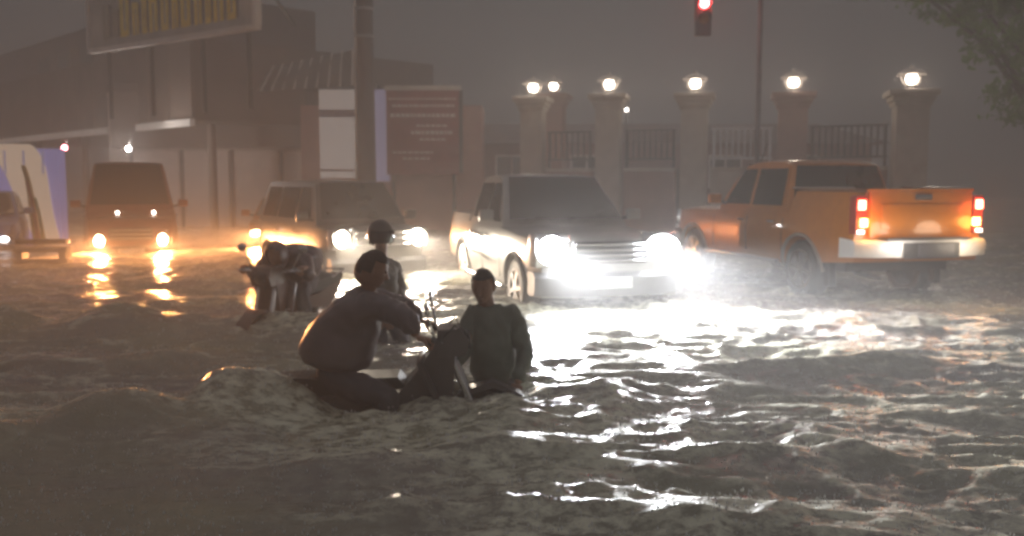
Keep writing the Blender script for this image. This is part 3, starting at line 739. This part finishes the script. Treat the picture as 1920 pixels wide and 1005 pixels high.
# --- orange pickup seen from behind
def place_rear(px, d, ph, Ln, zb):
    r = Vector(((px - 960) / F * d, d, 0)); h = Vector((-math.sin(R(ph)), math.cos(R(ph)), 0)); c = r + h * Ln / 2
    return (c.x, c.y, zb)
LP = 5.1
t, I = vehicle(dict(name='pickup_truck', label='orange double-cab pickup seen from behind with red tail lights lit', cat='pickup', L=LP, W=1.84, H=1.83,
    loc=place_rear(1722, 11.0, 15, LP, -.07), rz=R(90 + 15), paint=orange_paint, wr=.38, fa=1.65, ra=-1.45, belt=1.14, hood=1.08, zb=.42, bed=1.42,
    cabin=(1.0, .45, -.9, -1.08), windows=[(.72, -.02, .38, .0), (-.1, -.88, -.08, -.8)], seams=[.95, -.05, -1.0], handles=[.1, -.72], rim=chrome, archm=mat('arch_grey', (.3, .25, .22), .4), stepm=chrome))
PK = t
xR = I['xR']
tg = box('tailgate', (xR - .025, 0, 1.12), (.06, 1.44, .56), orange_paint, t, bev=.02)
box('tailgate_panel', (xR - .06, 0, 1.10), (.02, 1.15, .30), orange_paint, tg, bev=.008)
box('tailgate_handle', (xR - .065, 0, 1.33), (.03, .24, .07), chrome, tg, bev=.01)
box('tailgate_cap', (xR - .02, 0, 1.415), (.09, 1.46, .03), orange_paint, tg, bev=.01)
red = emis('tail_red', (1, .10, .06), 26); amb = emis('tail_amber', (1, .42, .12), 16); rev = emis('tail_clear', (1, .8, .7), 6)
for s in (-1, 1):
    h = box('tail_light', (xR + .03, s * .83, 1.12), (.14, .15, .46), mat('lamp_housing', (.3, .03, .02), .3), t, bev=.025)
    box('brake_lens', (xR - .042, s * .83, 1.24), (.04, .10, .12), red, h, bev=.015)
    box('indicator_lens', (xR - .042, s * .80, 1.03), (.04, .10, .10), amb if s > -2 else rev, h, bev=.012)
    box('reversing_lens', (xR - .042, s * .84, .92), (.04, .09, .045), rev, h, bev=.01)
    point('light', (xR - .18, s * .83, 1.2), 3, (1, .14, .04), t, .1)
    point('light', (xR - .16, s * .80, 1.0), 7, (1, .50, .10), t, .1)
bm = prism([(xR - .22 + a, .72 + b) for a, b in ((0, -.1), (.3, -.12), (.3, .12), (.02, .1), (-.02, .04))], [], [], [-.95, -.75, -.4, 0, .4, .75, .95], lambda x, z: .93, None, lambda x, y, z: .16 * abs(y) ** 4)
bu = link('rear_bumper', bm, mat('bumper_chrome', (.82, .8, .77), .35, .1, .04), t, 40)
box('step_pad', (xR - .1, 0, .835), (.24, 1.2, .02), blackp, bu)
box('number_plate', (xR - .255, -.06, .70), (.02, .5, .15), plate_dark, t, bev=.005)
box('plate_surround', (xR - .25, .0, .70), (.012, .78, .19), blackp, t, bev=.005)
point('light', (xR - .45, .45, .80), 13, (1, .9, .8), t, .2)
point('light', (xR - .45, -.45, .80), 12, (1, .82, .6), t, .2)
for s in (-1, 1): tb('bed_rail', [(xR + .1, s * .84, 1.435), (-1.15, s * .84, 1.435)], .018, chrome, t, 6)
tb('roof_antenna', [(.3, .5, 1.8), (.1, .5, 2.1)], .006, blackp, t, 4)
front(t, I, .92, .68, (.3, .2), emis('headlight_far', (1, .9, .8), 8))
for s in (-1, 1): tb('mud_flap', [(-1.45 - .47, s * .78, .55), (-1.45 - .49, s * .78, .2)], .07, rubber, t, 4)
bm = bmesh.new(); tube(bm, [(xR + .5, .5, .38), (xR - .05, .5, .36)], .035, 8); link('exhaust', bm, steel, t, 50)

# --- dark van in the middle
t, I = vehicle(dict(name='passenger_van', label='dark olive van with warm headlights behind the helmeted person', cat='van', L=4.1, W=1.72, H=1.86,
    loc=place_front(717, 14.5, 32, 4.1, -.38), rz=yaw_front(32), paint=olive_paint, wr=.34, fa=1.35, ra=-1.25, belt=1.14, hood=1.08, zb=.3,
    cabin=(1.35, .85, -1.85, -2.0), windows=[(.95, .2, .65, .22), (.1, -.8, .1, -.78), (-.9, -1.7, -.9, -1.62)], seams=[1.0, .15, -.85], handles=[.35, -.7]))
hw_ = emis('headlight_warm', (1, .86, .68), 45)
front(t, I, .92, .66, (.3, .28), hw_, nslat=3)
for s in (-1, 1): spot('headlight_beam', (I['xF'] + .05, s * .66, .92), (I['xF'] + 6, s * .5 , -.8), 1300, warm, 50, 1, t); point('light', (I['xF'] + .25, s * .66, .92), 28, warm, t, .1)
for s in (-.16, .16):
    bm = bmesh.new(); ball(bm, Vector((I['xF'] - .05, s * .6 , 1.13)), .06, 12, (.6, 1, .8)); link('marker_lamp', bm, emis('marker', (1, .9, .8), 20), t, 60)

# --- red-brown high van far left
t, I = vehicle(dict(name='minibus', label='tall red-brown minibus with amber-glowing headlights near the painted wall', cat='minibus', L=4.8, W=1.85, H=2.35,
    loc=place_front(245, 18.6, 22, 4.8, -.48), rz=yaw_front(22), paint=red_paint, wr=.36, fa=1.6, ra=-1.4, belt=1.35, hood=1.2, zb=.3,
    cabin=(2.1, 1.7, -2.2, -2.35), windows=[(1.6, .8, 1.45, .82), (.7, -.4, .7, -.4), (-.5, -1.5, -.5, -1.45)], seams=[1.7, .75, -.45], handles=[.95, -.3]))
am = emis('headlight_amber', (1, .72, .42), 75)
front(t, I, .72, .58, (.26, .26), am, nslat=3, gz_=.85, gh=.25)
for s in (-1, 1):
    spot('headlight_beam', (I['xF'] + .04, s * .58, .72), (I['xF'] + 5, s * 1.8, -.65), 2300, amber, 60, 1, t)
    bm = bmesh.new(); ball(bm, Vector((I['xF'] - .32, s * .35 + .1, 1.28)), .035, 10); link('marker_lamp', bm, emis('marker', (1, .9, .8), 20), t, 60)

# --- orange hatchback half hidden behind the van
t, I = vehicle(dict(name='hatchback', label='orange hatchback half hidden behind the dark van roof and the hooded rider', cat='car', L=3.9, W=1.66, H=1.5,
    loc=place_front(529, 20.5, 10, 3.9, -.42), rz=yaw_front(10), paint=orange_paint, wr=.31, fa=1.25, ra=-1.2, belt=1.0, hood=.92, zb=.24,
    cabin=(.8, .2, -1.6, -1.85), windows=[(.5, -.2, .05, -.18), (-.3, -1.2, -.28, -1.1)], seams=[.6, -.25], handles=[-.1]))
front(t, I, .70, .58, (.28, .16), emis('headlight_amber2', (1, .65, .35), 25), nslat=3)
for s in (-1, 1): spot('headlight_beam', (I['xF'] + .04, s * .58, .7), (I['xF'] + 5, s * 1.8, -.65), 3000, amber, 60, 1, t)

# --- blue car cut by the left edge
t, I = vehicle(dict(name='hatchback', label='blue and pale hatchback cut by the frame edge in front of the painted wall', cat='car', L=4.0, W=1.7, H=1.62,
    loc=place_front(-58, 19, 22, 4.0, -.38), rz=yaw_front(22), paint=blue_paint, wr=.32, fa=1.3, ra=-1.2, belt=1.05, hood=.95, zb=.25,
    cabin=(.9, .3, -1.6, -1.85), windows=[(.55, -.2, .12, -.18), (-.3, -1.2, -.28, -1.1)], seams=[.6, -.25], handles=[-.1], rim=chrome))
front(t, I, .60, .62, (.22, .12), emis('headlight_small', (1, .92, .9), 14), nslat=3, bumper_m=white_panel)
point('light', (I['xF'] + .15, 0, .5), 10, (.9, .85, 1), t)

# ------------------------------------------------------------------ motorbikes
def motorbike(label, loc, rz, colr, lit=None, rail=True, group='motorbikes in the flood'):
    t = thing('motorbike', label, 'motorbike', loc, rz, group)
    for x, n in ((.62, 0), (-.62, 1)):
        M = Matrix.Translation((x, 0, .3)) @ Matrix.Rotation(R(90), 4, 'X')
        bm = bmesh.new(); lathe(bm, [(.24, -.04), (.28, -.045), (.3, -.02), (.3, .02), (.28, .045), (.24, .04)], 24, M, True); w_ = link('wheel', bm, rubber, t, 50)
        bm = bmesh.new()
        for k in range(10):
            a = R(36 * k); tube(bm, [(x, 0, .3), (x + .24 * math.cos(a), 0, .3 + .24 * math.sin(a))], .008, 5)
        lathe(bm, [(.03, -.06), (.05, -.05), (.05, .05), (.03, .06)], 10, M); link('rim', bm, chrome, w_)
    tb('fork', [(.62, -.09, .3), (.44, -.09, .92)], .025, chrome, t); tb('fork', [(.62, .09, .3), (.44, .09, .92)], .025, chrome, t)
    tb('frame', [(.45, 0, .85), (.2, 0, .42), (-.3, 0, .36), (-.6, 0, .62), (-.75, 0, .72)], .035, iron, t)
    bm = prism([(.5, .9), (.42, .45), (.2, .32), (-.15, .32), (-.1, .55), (-.55, .5), (-.85, .72), (-.8, .78), (-.3, .68), (.1, .66), (.25, .8), (.38, .96)], [.3, .1, -.1, -.4], [.5, .65, .8], [-.6, 0, .6], lambda x, z: .12 + .04 * math.sin((x + .85) * 2.2))
    link('fairing', bm, colr, t, 40)
    bm = prism([(.15, .68), (.1, .76), (-.2, .79), (-.55, .84), (-.85, .85), (-.86, .78), (-.4, .70)], [-.2, -.5], [], [-.7, 0, .7], lambda x, z: .14 - .02 * max(0, x + .1)); link('seat', bm, blackp, t, 45)
    tb('handlebar', [(.36, -.36, 1.0), (.40, -.2, .98), (.42, 0, .95), (.40, .2, .98), (.36, .36, 1.0)], .014, chrome, t)
    for s in (-1, 1):
        tb('grip', [(.355, s * .36, 1.0), (.37, s * .25, .995)], .022, rubber, t)
        m_ = tb('mirror_stalk', [(.38, s * .24, 1.0), (.36, s * .33, 1.18)], .008, chrome, t, 5)
        bm = bmesh.new(); ball(bm, Vector((.36, s * .35, 1.21)), .06, 12, (.3, 1, .75)); link('mirror', bm, chrome, m_, 60)
    for s in (-1, 1):
        tb('brake_lever', [(.42, s * .2, .98), (.44, s * .28, .985), (.43, s * .36, .99)], .007, chrome, t, 5)
        tb('cable', [(.43, s * .2, .99), (.52, s * .16, 1.06), (.55, s * .06, .98), (.5, 0, .8)], .006, rubber, t, 5)
    bm = prism([(.38, .86), (.56, .84), (.60, .93), (.54, 1.02), (.40, 1.04)], [], [], [-.6, 0, .6], lambda x, z: .15 if x < .5 else .11); hd = link('front_cowl', bm, colr, t, 45)
    bm = bmesh.new(); ball(bm, Vector((.59, 0, .93)), .075, 14, (.45, 1, .9)); link('headlight', bm, lit if lit else glass, t, 60)
    bm = prism([(.95, .42), (.9, .52), (.72, .63), (.5, .6), (.42, .5), (.5, .56), (.72, .59), (.88, .5)], [], [], [0], lambda x, z: .07); link('fender', bm, colr, t, 45)
    tb('exhaust', [(.1, -.16, .3), (-.4, -.18, .3), (-.85, -.18, .42)], [.03, .045, .05], chrome, t)
    bm = bmesh.new(); bx(bm, Vector((-.9, 0, .75)), (.07, .16, .08), None, .02); link('tail_light', bm, mat('tail_off', (.3, .03, .02), .3), t, 40)
    if rail: tb('luggage_rail', [(-.6, -.14, .82), (-.95, -.12, .88), (-.95, .12, .88), (-.6, .14, .82)], .012, chrome, t, 6)
    box('leg_shield', (.33, 0, .62), (.04, .44, .5), colr, t, Matrix.Rotation(R(-18), 3, 'Y'), .015)
    return t
dark_bike = mat('bike_dark', (.10, .09, .09), .4, 0, .15, coat=.3)
b1c = Vector((Q(835, 620, 6.0).x - .32, 6.0, -.60)); b1m = Euler((0, R(-7), R(3)))
mb1 = motorbike('dark motorbike half under water, gripped by the broad-backed rider', tuple(b1c), R(3), dark_bike, rail=False)
mb1.rotation_euler = b1m
def B1L(x, y, z): return b1c + b1m.to_matrix() @ Vector((x, y, z))
b2r = R(252.5); b2c = Vector((-2.32, 9.49, -.43))
mb2 = motorbike('dark brown motorbike with bare chrome fork carrying the hunched hooded rider', tuple(b2c), b2r, mat('bike_red', (.07, .03, .025), .35, 0, .1, coat=.5))
def BL(x, y, z): return b2c + Matrix.Rotation(b2r, 3, 'Z') @ Vector((x, y, z))

# ------------------------------------------------------------------ people
def skinned(pts, edges, root, lev=2):
    me = bpy.data.meshes.new('tmp'); me.from_pydata([p for p, r in pts], edges, []); me.update()
    o = bpy.data.objects.new('tmp', me); col.objects.link(o)
    md = o.modifiers.new('s', 'SKIN'); md.use_smooth_shade = True; md.branch_smoothing = .6
    sv = me.skin_vertices[0].data
    for i, (p, r) in enumerate(pts):
        sv[i].radius = (r, r) if not isinstance(r, tuple) else r
        sv[i].use_root = (i == root)
    sb = o.modifiers.new('u', 'SUBSURF'); sb.levels = lev; sb.render_levels = lev
    dg = bpy.context.evaluated_depsgraph_get(); m2 = bpy.data.meshes.new_from_object(o.evaluated_get(dg))
    bm = bmesh.new(); bm.from_mesh(m2); bpy.data.objects.remove(o); bpy.data.meshes.remove(m2); bpy.data.meshes.remove(me)
    return bm
def hand(bm, wrist, dirv, palm_n, curl=1.0, s=1.0):
    d = dirv.normalized(); n = (palm_n - d * palm_n.dot(d)).normalized(); side = d.cross(n)
    rot = Matrix((d, side, n)).transposed()
    bx(bm, wrist + d * .045 * s, (.095 * s, .082 * s, .03 * s), rot, .012)
    for k, ln in enumerate((.068, .078, .072, .058)):
        b0 = wrist + d * .088 * s + side * (.029 - .0195 * k) * s; seg = ln * s / 3 * 1.15; pts = [b0 - d * .02]; p_ = b0; ang = .15
        for j in range(3):
            ang += curl * (.75 if j else .45); p_ = p_ + (d * math.cos(ang) - n * math.sin(ang)) * seg; pts.append(p_)
        tube(bm, [b0 - d * .02] + pts[1:], [.0095 * s, .009 * s, .0085 * s, .007 * s], 7)
    tb0 = wrist + d * .03 * s + side * .035 * s
    tube(bm, [tb0 - side * .01, tb0 + (side * .7 + d * .6) * .03 * s, tb0 + (side * .5 + d * .9 - n * curl * .7) * .055 * s], [.012 * s, .011 * s, .008 * s], 7)
def head(bmb, c, fwd, upv, s=1.0):
    f = fwd.normalized(); u = (upv - f * upv.dot(f)).normalized(); r = f.cross(u)
    rot = Matrix((f, r, u)).transposed()
    vs_ = ball(bmb, Vector((0, 0, 0)), .1, 24)
    for v in vs_:
        x, y, z = v.co
        v.co.x = x * .98 - (.02 if z < -.03 and x < 0 else 0) * 1; v.co.y = y * (.78 - (.16 if z < -.02 else 0) * min(1, (-z) / .09)); v.co.z = z * 1.18
        if x > .06 and abs(z + .03) < .05: v.co.x += .004
        if x > .07 and .01 < z < .03 and .015 < abs(y) < .05: v.co.x -= .010      # eye sockets
        if x > .05 and z < -.07: v.co.x += .012                                      # chin
    M = Matrix.Translation(c) @ rot.to_4x4() @ Matrix.Scale(s, 4)
    bmesh.ops.transform(bmb, matrix=M, verts=vs_)
    tube(bmb, [M @ Vector((.088, 0, .022)), M @ Vector((.112, 0, -.018)), M @ Vector((.095, 0, -.03))], [.007 * s, .015 * s, .010 * s], 8)
    for sd in (-1, 1):
        ball(bmb, M @ Vector((.0, sd * .078, -.005)), .028 * s, 10, (.55, .3, 1), rot)
        ball(bmb, M @ Vector((.084, sd * .031, .022)), .012 * s, 8)
    ball(bmb, M @ Vector((.090, 0, -.055)), .024 * s, 10, (.4, 1, .35), rot)
    return M
def person(label, root, J, E, clothes, head_c, fwd, upv, hands, hairm=hair, style='hair', hs_=1.0, group=None):
    t = thing('person', label, 'person', root, 0, group); T = Matrix.Translation(-Vector(root))
    names = list(J); ix = {n: i for i, n in enumerate(names)}
    bm = skinned([(J[n][0], J[n][1] * (.72 if n in ('pelvis', 'belly', 'chest', 'hr', 'hl', 'sr', 'sl') else .82 if n in ('er', 'el', 'kr', 'kl') else 1)) for n in names], [(ix[a], ix[b]) for a, b in E], ix['pelvis'])
    for (w_, d, n, cl) in hands: hand(bm, w_, d, n, cl)
    M = head(bm, head_c, fwd, upv, hs_)
    bmesh.ops.transform(bm, matrix=T, verts=bm.verts); link('body', bm, skin, t, 80)
    for nm, js, es, rt, m_ in clothes:
        nn = list(js); jx = {n: i for i, n in enumerate(nn)}
        bm = skinned([js[n] for n in nn], [(jx[a], jx[b]) for a, b in es], jx[rt], 3)
        bm.normal_update(); disp = []
        # folds in the wet cloth
        for v in bm.verts:
            c_ = v.co
            w1 = mnoise.noise(Vector((c_.x * 3, c_.y * 3, c_.z * 3)) + Vector((7, 3, 1)))
            rdg = 1 - abs(mnoise.noise(Vector((c_.x * 9 + w1 * 2, c_.y * 9, c_.z * 5 + c_.x * 6)))) * 3
            rd2 = 1 - abs(mnoise.noise(Vector((c_.x * 20, c_.y * 20 + w1 * 3, c_.z * 12)))) * 3
            disp.append(v.normal * (max(rdg, -1) * .011 + max(rd2, -1) * .004))
        for v, d_ in zip(bm.verts, disp): v.co = v.co + d_
        bmesh.ops.transform(bm, matrix=T, verts=bm.verts); link(nm, bm, m_, t, 80)
    bm = bmesh.new()
    if style == 'hair':
        vs_ = ball(bm, Vector((0, 0, 0)), .108, 20)
        bmesh.ops.delete(bm, geom=[v for v in vs_ if v.co.z < -.02 + .075 * (1 if v.co.x > .03 else 0) - (.03 if v.co.x < -.04 else 0)], context='VERTS')
        for v in bm.verts:
            v.co.x = v.co.x * .98 - .004; v.co.y *= .82; v.co.z = v.co.z * 1.18 + .004; v.co += v.co.normalized() * random.uniform(0, .006)
        bmesh.ops.solidify(bm, geom=bm.faces[:], thickness=.006); nm = 'hair'
    elif style == 'helmet':
        vs_ = ball(bm, Vector((-.005, 0, .01)), .138, 24, (1.05, .92, 1.05))
        bmesh.ops.delete(bm, geom=[v for v in vs_ if v.co.z < -.085 or (v.co.x > .09 and -.085 < v.co.z < .05)], context='VERTS')
        bmesh.ops.solidify(bm, geom=bm.faces[:], thickness=.012); nm = 'helmet'
    else:
        vs_ = ball(bm, Vector((-.012, 0, .0)), .128, 20, (1.05, .9, 1.18))
        bmesh.ops.delete(bm, geom=[v for v in vs_ if v.co.x > .085], context='VERTS')
        bmesh.ops.solidify(bm, geom=bm.faces[:], thickness=.006); nm = 'hood'
    bmesh.ops.transform(bm, matrix=T @ M, verts=bm.verts); h = link(nm, bm, hairm, t, 70)
    if style == 'helmet':
        bm = bmesh.new(); vs_ = ball(bm, Vector((-.005, 0, .01)), .142, 24, (1.06, .93, 1.05))
        bmesh.ops.delete(bm, geom=[v for v in vs_ if not (v.co.x > .06 and -.06 < v.co.z < .07)], context='VERTS')
        bmesh.ops.transform(bm, matrix=T @ M, verts=bm.verts); link('visor', bm, glass, h, 60)
    return t
XF = Vector((1, 0, 0)); ZU = Vector((0, 0, 1))
STD_E = [('pelvis', 'belly'), ('belly', 'chest'), ('chest', 'neck'), ('neck', 'skull'), ('chest', 'sr'), ('sr', 'er'), ('er', 'wr'), ('chest', 'sl'), ('sl', 'el'), ('el', 'wl'),
         ('pelvis', 'hr'), ('hr', 'kr'), ('kr', 'ar'), ('pelvis', 'hl'), ('hl', 'kl'), ('kl', 'al')]
def outfit(J, top_r, sleeve=.055, extra=None, hem=None):
    top_r = [r * 1.12 for r in top_r]
    js = {'pelvis': (J['pelvis'][0], top_r[0]), 'belly': (J['belly'][0], top_r[1]), 'chest': (J['chest'][0], top_r[2]), 'collar': (J['chest'][0].lerp(J['neck'][0], .75), .075)}
    es = [('pelvis', 'belly'), ('belly', 'chest'), ('chest', 'collar')]
    for s in 'rl':
        js['s' + s] = (J['s' + s][0], sleeve * 1.35); js['e' + s] = (J['e' + s][0], sleeve); js['w' + s] = (J['e' + s][0].lerp(J['w' + s][0], .9), sleeve * .72)
        es += [('chest', 's' + s), ('s' + s, 'e' + s), ('e' + s, 'w' + s)]
    if extra:
        for n, (p, r, par) in extra.items(): js[n] = (p, r); es.append((par, n))
    return js, es
def pants(J, r=.09):
    js = {'pelvis': (J['pelvis'][0] + Vector((0, 0, .03)), r * 1.75), 'waist': (J['pelvis'][0].lerp(J['belly'][0], .75), r * 1.6)}; es = [('pelvis', 'waist')]
    for s in 'rl':
        js['h' + s] = (J['h' + s][0], r * 1.15); js['k' + s] = (J['k' + s][0], r * .85); js['a' + s] = (J['a' + s][0], r * .65)
        es += [('pelvis', 'h' + s), ('h' + s, 'k' + s), ('k' + s, 'a' + s)]
    return js, es
# A: broad-backed rider reaching for the handlebar
grR = B1L(.36, -.34, 1.0); grL = B1L(.36, .34, 1.0)
A = {'pelvis': (Q(622, 695, 6.0), .15), 'belly': (Q(628, 640, 6.0), .15), 'chest': (Q(668, 582, 5.98), .15), 'neck': (Q(695, 532, 5.96), .058), 'skull': (Q(700, 508, 5.95), .07),
     'sr': (Q(700, 568, 5.80), .06), 'er': (Q(764, 596, 5.68), .043), 'wr': (grR + Vector((-.09, 0, .03)), .028),
     'sl': (Q(700, 556, 6.16), .06), 'el': (Q(768, 580, 6.32), .043), 'wl': (grL + Vector((-.09, 0, .03)), .028),
     'hr': (Q(628, 715, 5.9), .1), 'kr': (Q(735, 745, 5.78), .06), 'ar': (Vector((-.98, 5.82, -.42)), .045),
     'hl': (Q(628, 715, 6.1), .1), 'kl': (Q(735, 740, 6.22), .06), 'al': (Vector((-.98, 6.18, -.42)), .045)}
js, es = outfit(A, (.29, .275, .25), .072)
pj, pe = pants(A, .1)
person('person in a loose dark raincoat bent over the handlebar of a sunken motorbike', tuple(A['pelvis'][0]), A, STD_E,
       [('raincoat', js, es, 'pelvis', coat_purple), ('trousers', pj, pe, 'pelvis', trouser)], Q(698, 506, 5.94), Vector((.85, .15, -.35)), Vector((.35, 0, 1)),
       [(A['wr'][0], Vector((1, .15, -.25)), ZU, 1.2), (A['wl'][0], Vector((1, -.15, -.25)), ZU, 1.2)], hs_=1.02)
# C: person in dark green shirt, low in the water, facing the camera
C = {'pelvis': (Q(925, 722, 6.45), .14), 'belly': (Q(924, 678, 6.42), .13), 'chest': (Q(922, 604, 6.38), .13), 'neck': (Q(909, 560, 6.36), .062), 'skull': (Q(906, 540, 6.34), .07),
     'sr': (Q(887, 582, 6.38), .055), 'er': (Q(868, 655, 6.30), .042), 'wr': (Q(850, 690, 6.12), .028),
     'sl': (Q(957, 580, 6.42), .055), 'el': (Q(986, 660, 6.38), .042), 'wl': (Q(970, 722, 6.2), .028),
     'hr': (Q(900, 735, 6.42), .09), 'kr': (Q(880, 700, 6.4) + Vector((0, -.15, -.1)), .06), 'ar': (Vector((-.22, 6.3, -.44)), .045),
     'hl': (Q(950, 735, 6.42), .09), 'kl': (Q(970, 735, 6.4) + Vector((.05, -.15, -.06)), .06), 'al': (Vector((.06, 6.35, -.44)), .045)}
js, es = outfit(C, (.18, .18, .18), .066); pj, pe = pants(C)
person('person with short dark hair and dark green shirt crouching waist-deep beside the motorbike', tuple(C['pelvis'][0]), C, STD_E,
       [('shirt', js, es, 'pelvis', shirt_green), ('trousers', pj, pe, 'pelvis', trouser)], Q(906, 538, 6.33), Vector((-.25, -1, -.25)), ZU,
       [(C['wr'][0], Vector((-.6, -.5, -.1)), ZU, .8), (C['wl'][0], Vector((-.2, -.5, -.6)), Vector((0, -1, .3)), .6)], hs_=1.0)
# B: hunched rider of the second bike
yb = 9.45
B = {'pelvis': (BL(-.30, 0, .92), .14), 'belly': (BL(-.20, 0, 1.02), .13), 'chest': (BL(.02, 0, 1.12), .13), 'neck': (BL(.18, 0, 1.13), .055), 'skull': (BL(.27, 0, 1.12), .07),
     'sr': (BL(.06, -.2, 1.08), .055), 'er': (BL(.2, -.32, .9), .043), 'wr': (BL(.29, -.33, 1.02), .028),
     'sl': (BL(.06, .2, 1.08), .055), 'el': (BL(.2, .32, .9), .043), 'wl': (BL(.29, .33, 1.02), .028),
     'hr': (BL(-.25, -.12, .84), .09), 'kr': (BL(.15, -.2, .74), .06), 'ar': (BL(0, -.2, .3), .045),
     'hl': (BL(-.25, .12, .84), .09), 'kl': (BL(.15, .2, .74), .06), 'al': (BL(0, .2, .3), .045)}
js, es = outfit(B, (.25, .28, .26), .072); pj, pe = pants(B)
person('hunched person in a brown-purple hooded raincoat bowed over the dark brown motorbike', tuple(B['pelvis'][0]), B, STD_E,
       [('raincoat', js, es, 'pelvis', coat_brown), ('trousers', pj, pe, 'pelvis', trouser)], BL(.28, 0, 1.13), BL(1, 0, -.45) - b2c, BL(.5, 0, 1) - b2c,
       [(B['wr'][0], BL(1, 0, -.2) - b2c, ZU, 1.2), (B['wl'][0], BL(1, 0, -.2) - b2c, ZU, 1.2)], coat_brown, 'hood')
# D: helmeted person standing behind the first rider
dx = 8.3
D = {'pelvis': (Q(720, 592, dx), .13), 'belly': (Q(720, 560, dx), .13), 'chest': (Q(718, 510, dx), .14), 'neck': (Q(716, 476, dx), .055), 'skull': (Q(715, 450, dx), .07),
     'sr': (Q(696, 498, dx - .1), .055), 'er': (Q(690, 548, dx - .15), .042), 'wr': (Q(705, 585, dx - .3), .028),
     'sl': (Q(740, 498, dx + .1), .055), 'el': (Q(750, 548, dx + .05), .042), 'wl': (Q(742, 588, dx - .2), .028),
     'hr': (Q(708, 610, dx), .09), 'kr': (Vector((-1.22, dx - .06, -.02)), .06), 'ar': (Vector((-1.22, dx, -.42)), .045),
     'hl': (Q(734, 610, dx), .09), 'kl': (Vector((-1.02, dx + .05, -.02)), .06), 'al': (Vector((-1.02, dx + .1, -.42)), .045)}
js, es = outfit(D, (.17, .17, .17), .062); pj, pe = pants(D)
person('helmeted person in olive shirt standing in the glare behind the rider in the raincoat', tuple(D['pelvis'][0]), D, STD_E,
       [('shirt', js, es, 'pelvis', shirt_olive), ('trousers', pj, pe, 'pelvis', trouser)], Q(714, 443, dx), Vector((.35, -1, -.1)), ZU,
       [(D['wr'][0], Vector((.3, -.5, -.6)), Vector((0, -1, .2)), .5), (D['wl'][0], Vector((-.3, -.5, -.6)), Vector((0, -1, .2)), .5)], mat('helmet_dark', (.07, .06, .05), .35, coat=.4), 'helmet')

# ------------------------------------------------------------------ splash drops thrown up by the rain
bm = bmesh.new()
octv = [(1, 0, 0), (-1, 0, 0), (0, 1, 0), (0, -1, 0), (0, 0, 1), (0, 0, -1)]; octf = [(0, 2, 4), (2, 1, 4), (1, 3, 4), (3, 0, 4), (2, 0, 5), (1, 2, 5), (3, 1, 5), (0, 3, 5)]
pts = []
r_s = random.Random(5)
for k in range(9000):
    y = 2.6 + 13 * r_s.random() ** 1.2; x = r_s.uniform(-.62, .62) * y
    pts.append((x, y))
PX = np.array([p[0] for p in pts]); PY = np.array([p[1] for p in pts])
PH = water_h(PX, PY)[0]
vv = []; ff = []
for k, (x, y) in enumerate(pts):
    for q in range(r_s.choice((1, 1, 2, 3))):
        rr_ = r_s.uniform(.002, .0055); st = r_s.uniform(1, 3); c = (x + r_s.gauss(0, .02), y + r_s.gauss(0, .02), PH[k] + r_s.uniform(0, .035)); n0 = len(vv)
        vv += [(c[0] + a * rr_, c[1] + b * rr_, c[2] + d * rr_ * st) for a, b, d in octv]; ff += [tuple(n0 + i for i in f) for f in octf]
me = bpy.data.meshes.new('rain_splashes'); me.from_pydata(vv, [], ff); me.materials.append(mat('splash_drop', (.8, .8, .8), .1, 0, .02)); bm.free()
sp = bpy.data.objects.new('rain_splashes', me); col.objects.link(sp); sp['kind'] = 'stuff'; sp['label'] = 'tiny white splash drops thrown up by rain on the flood water'
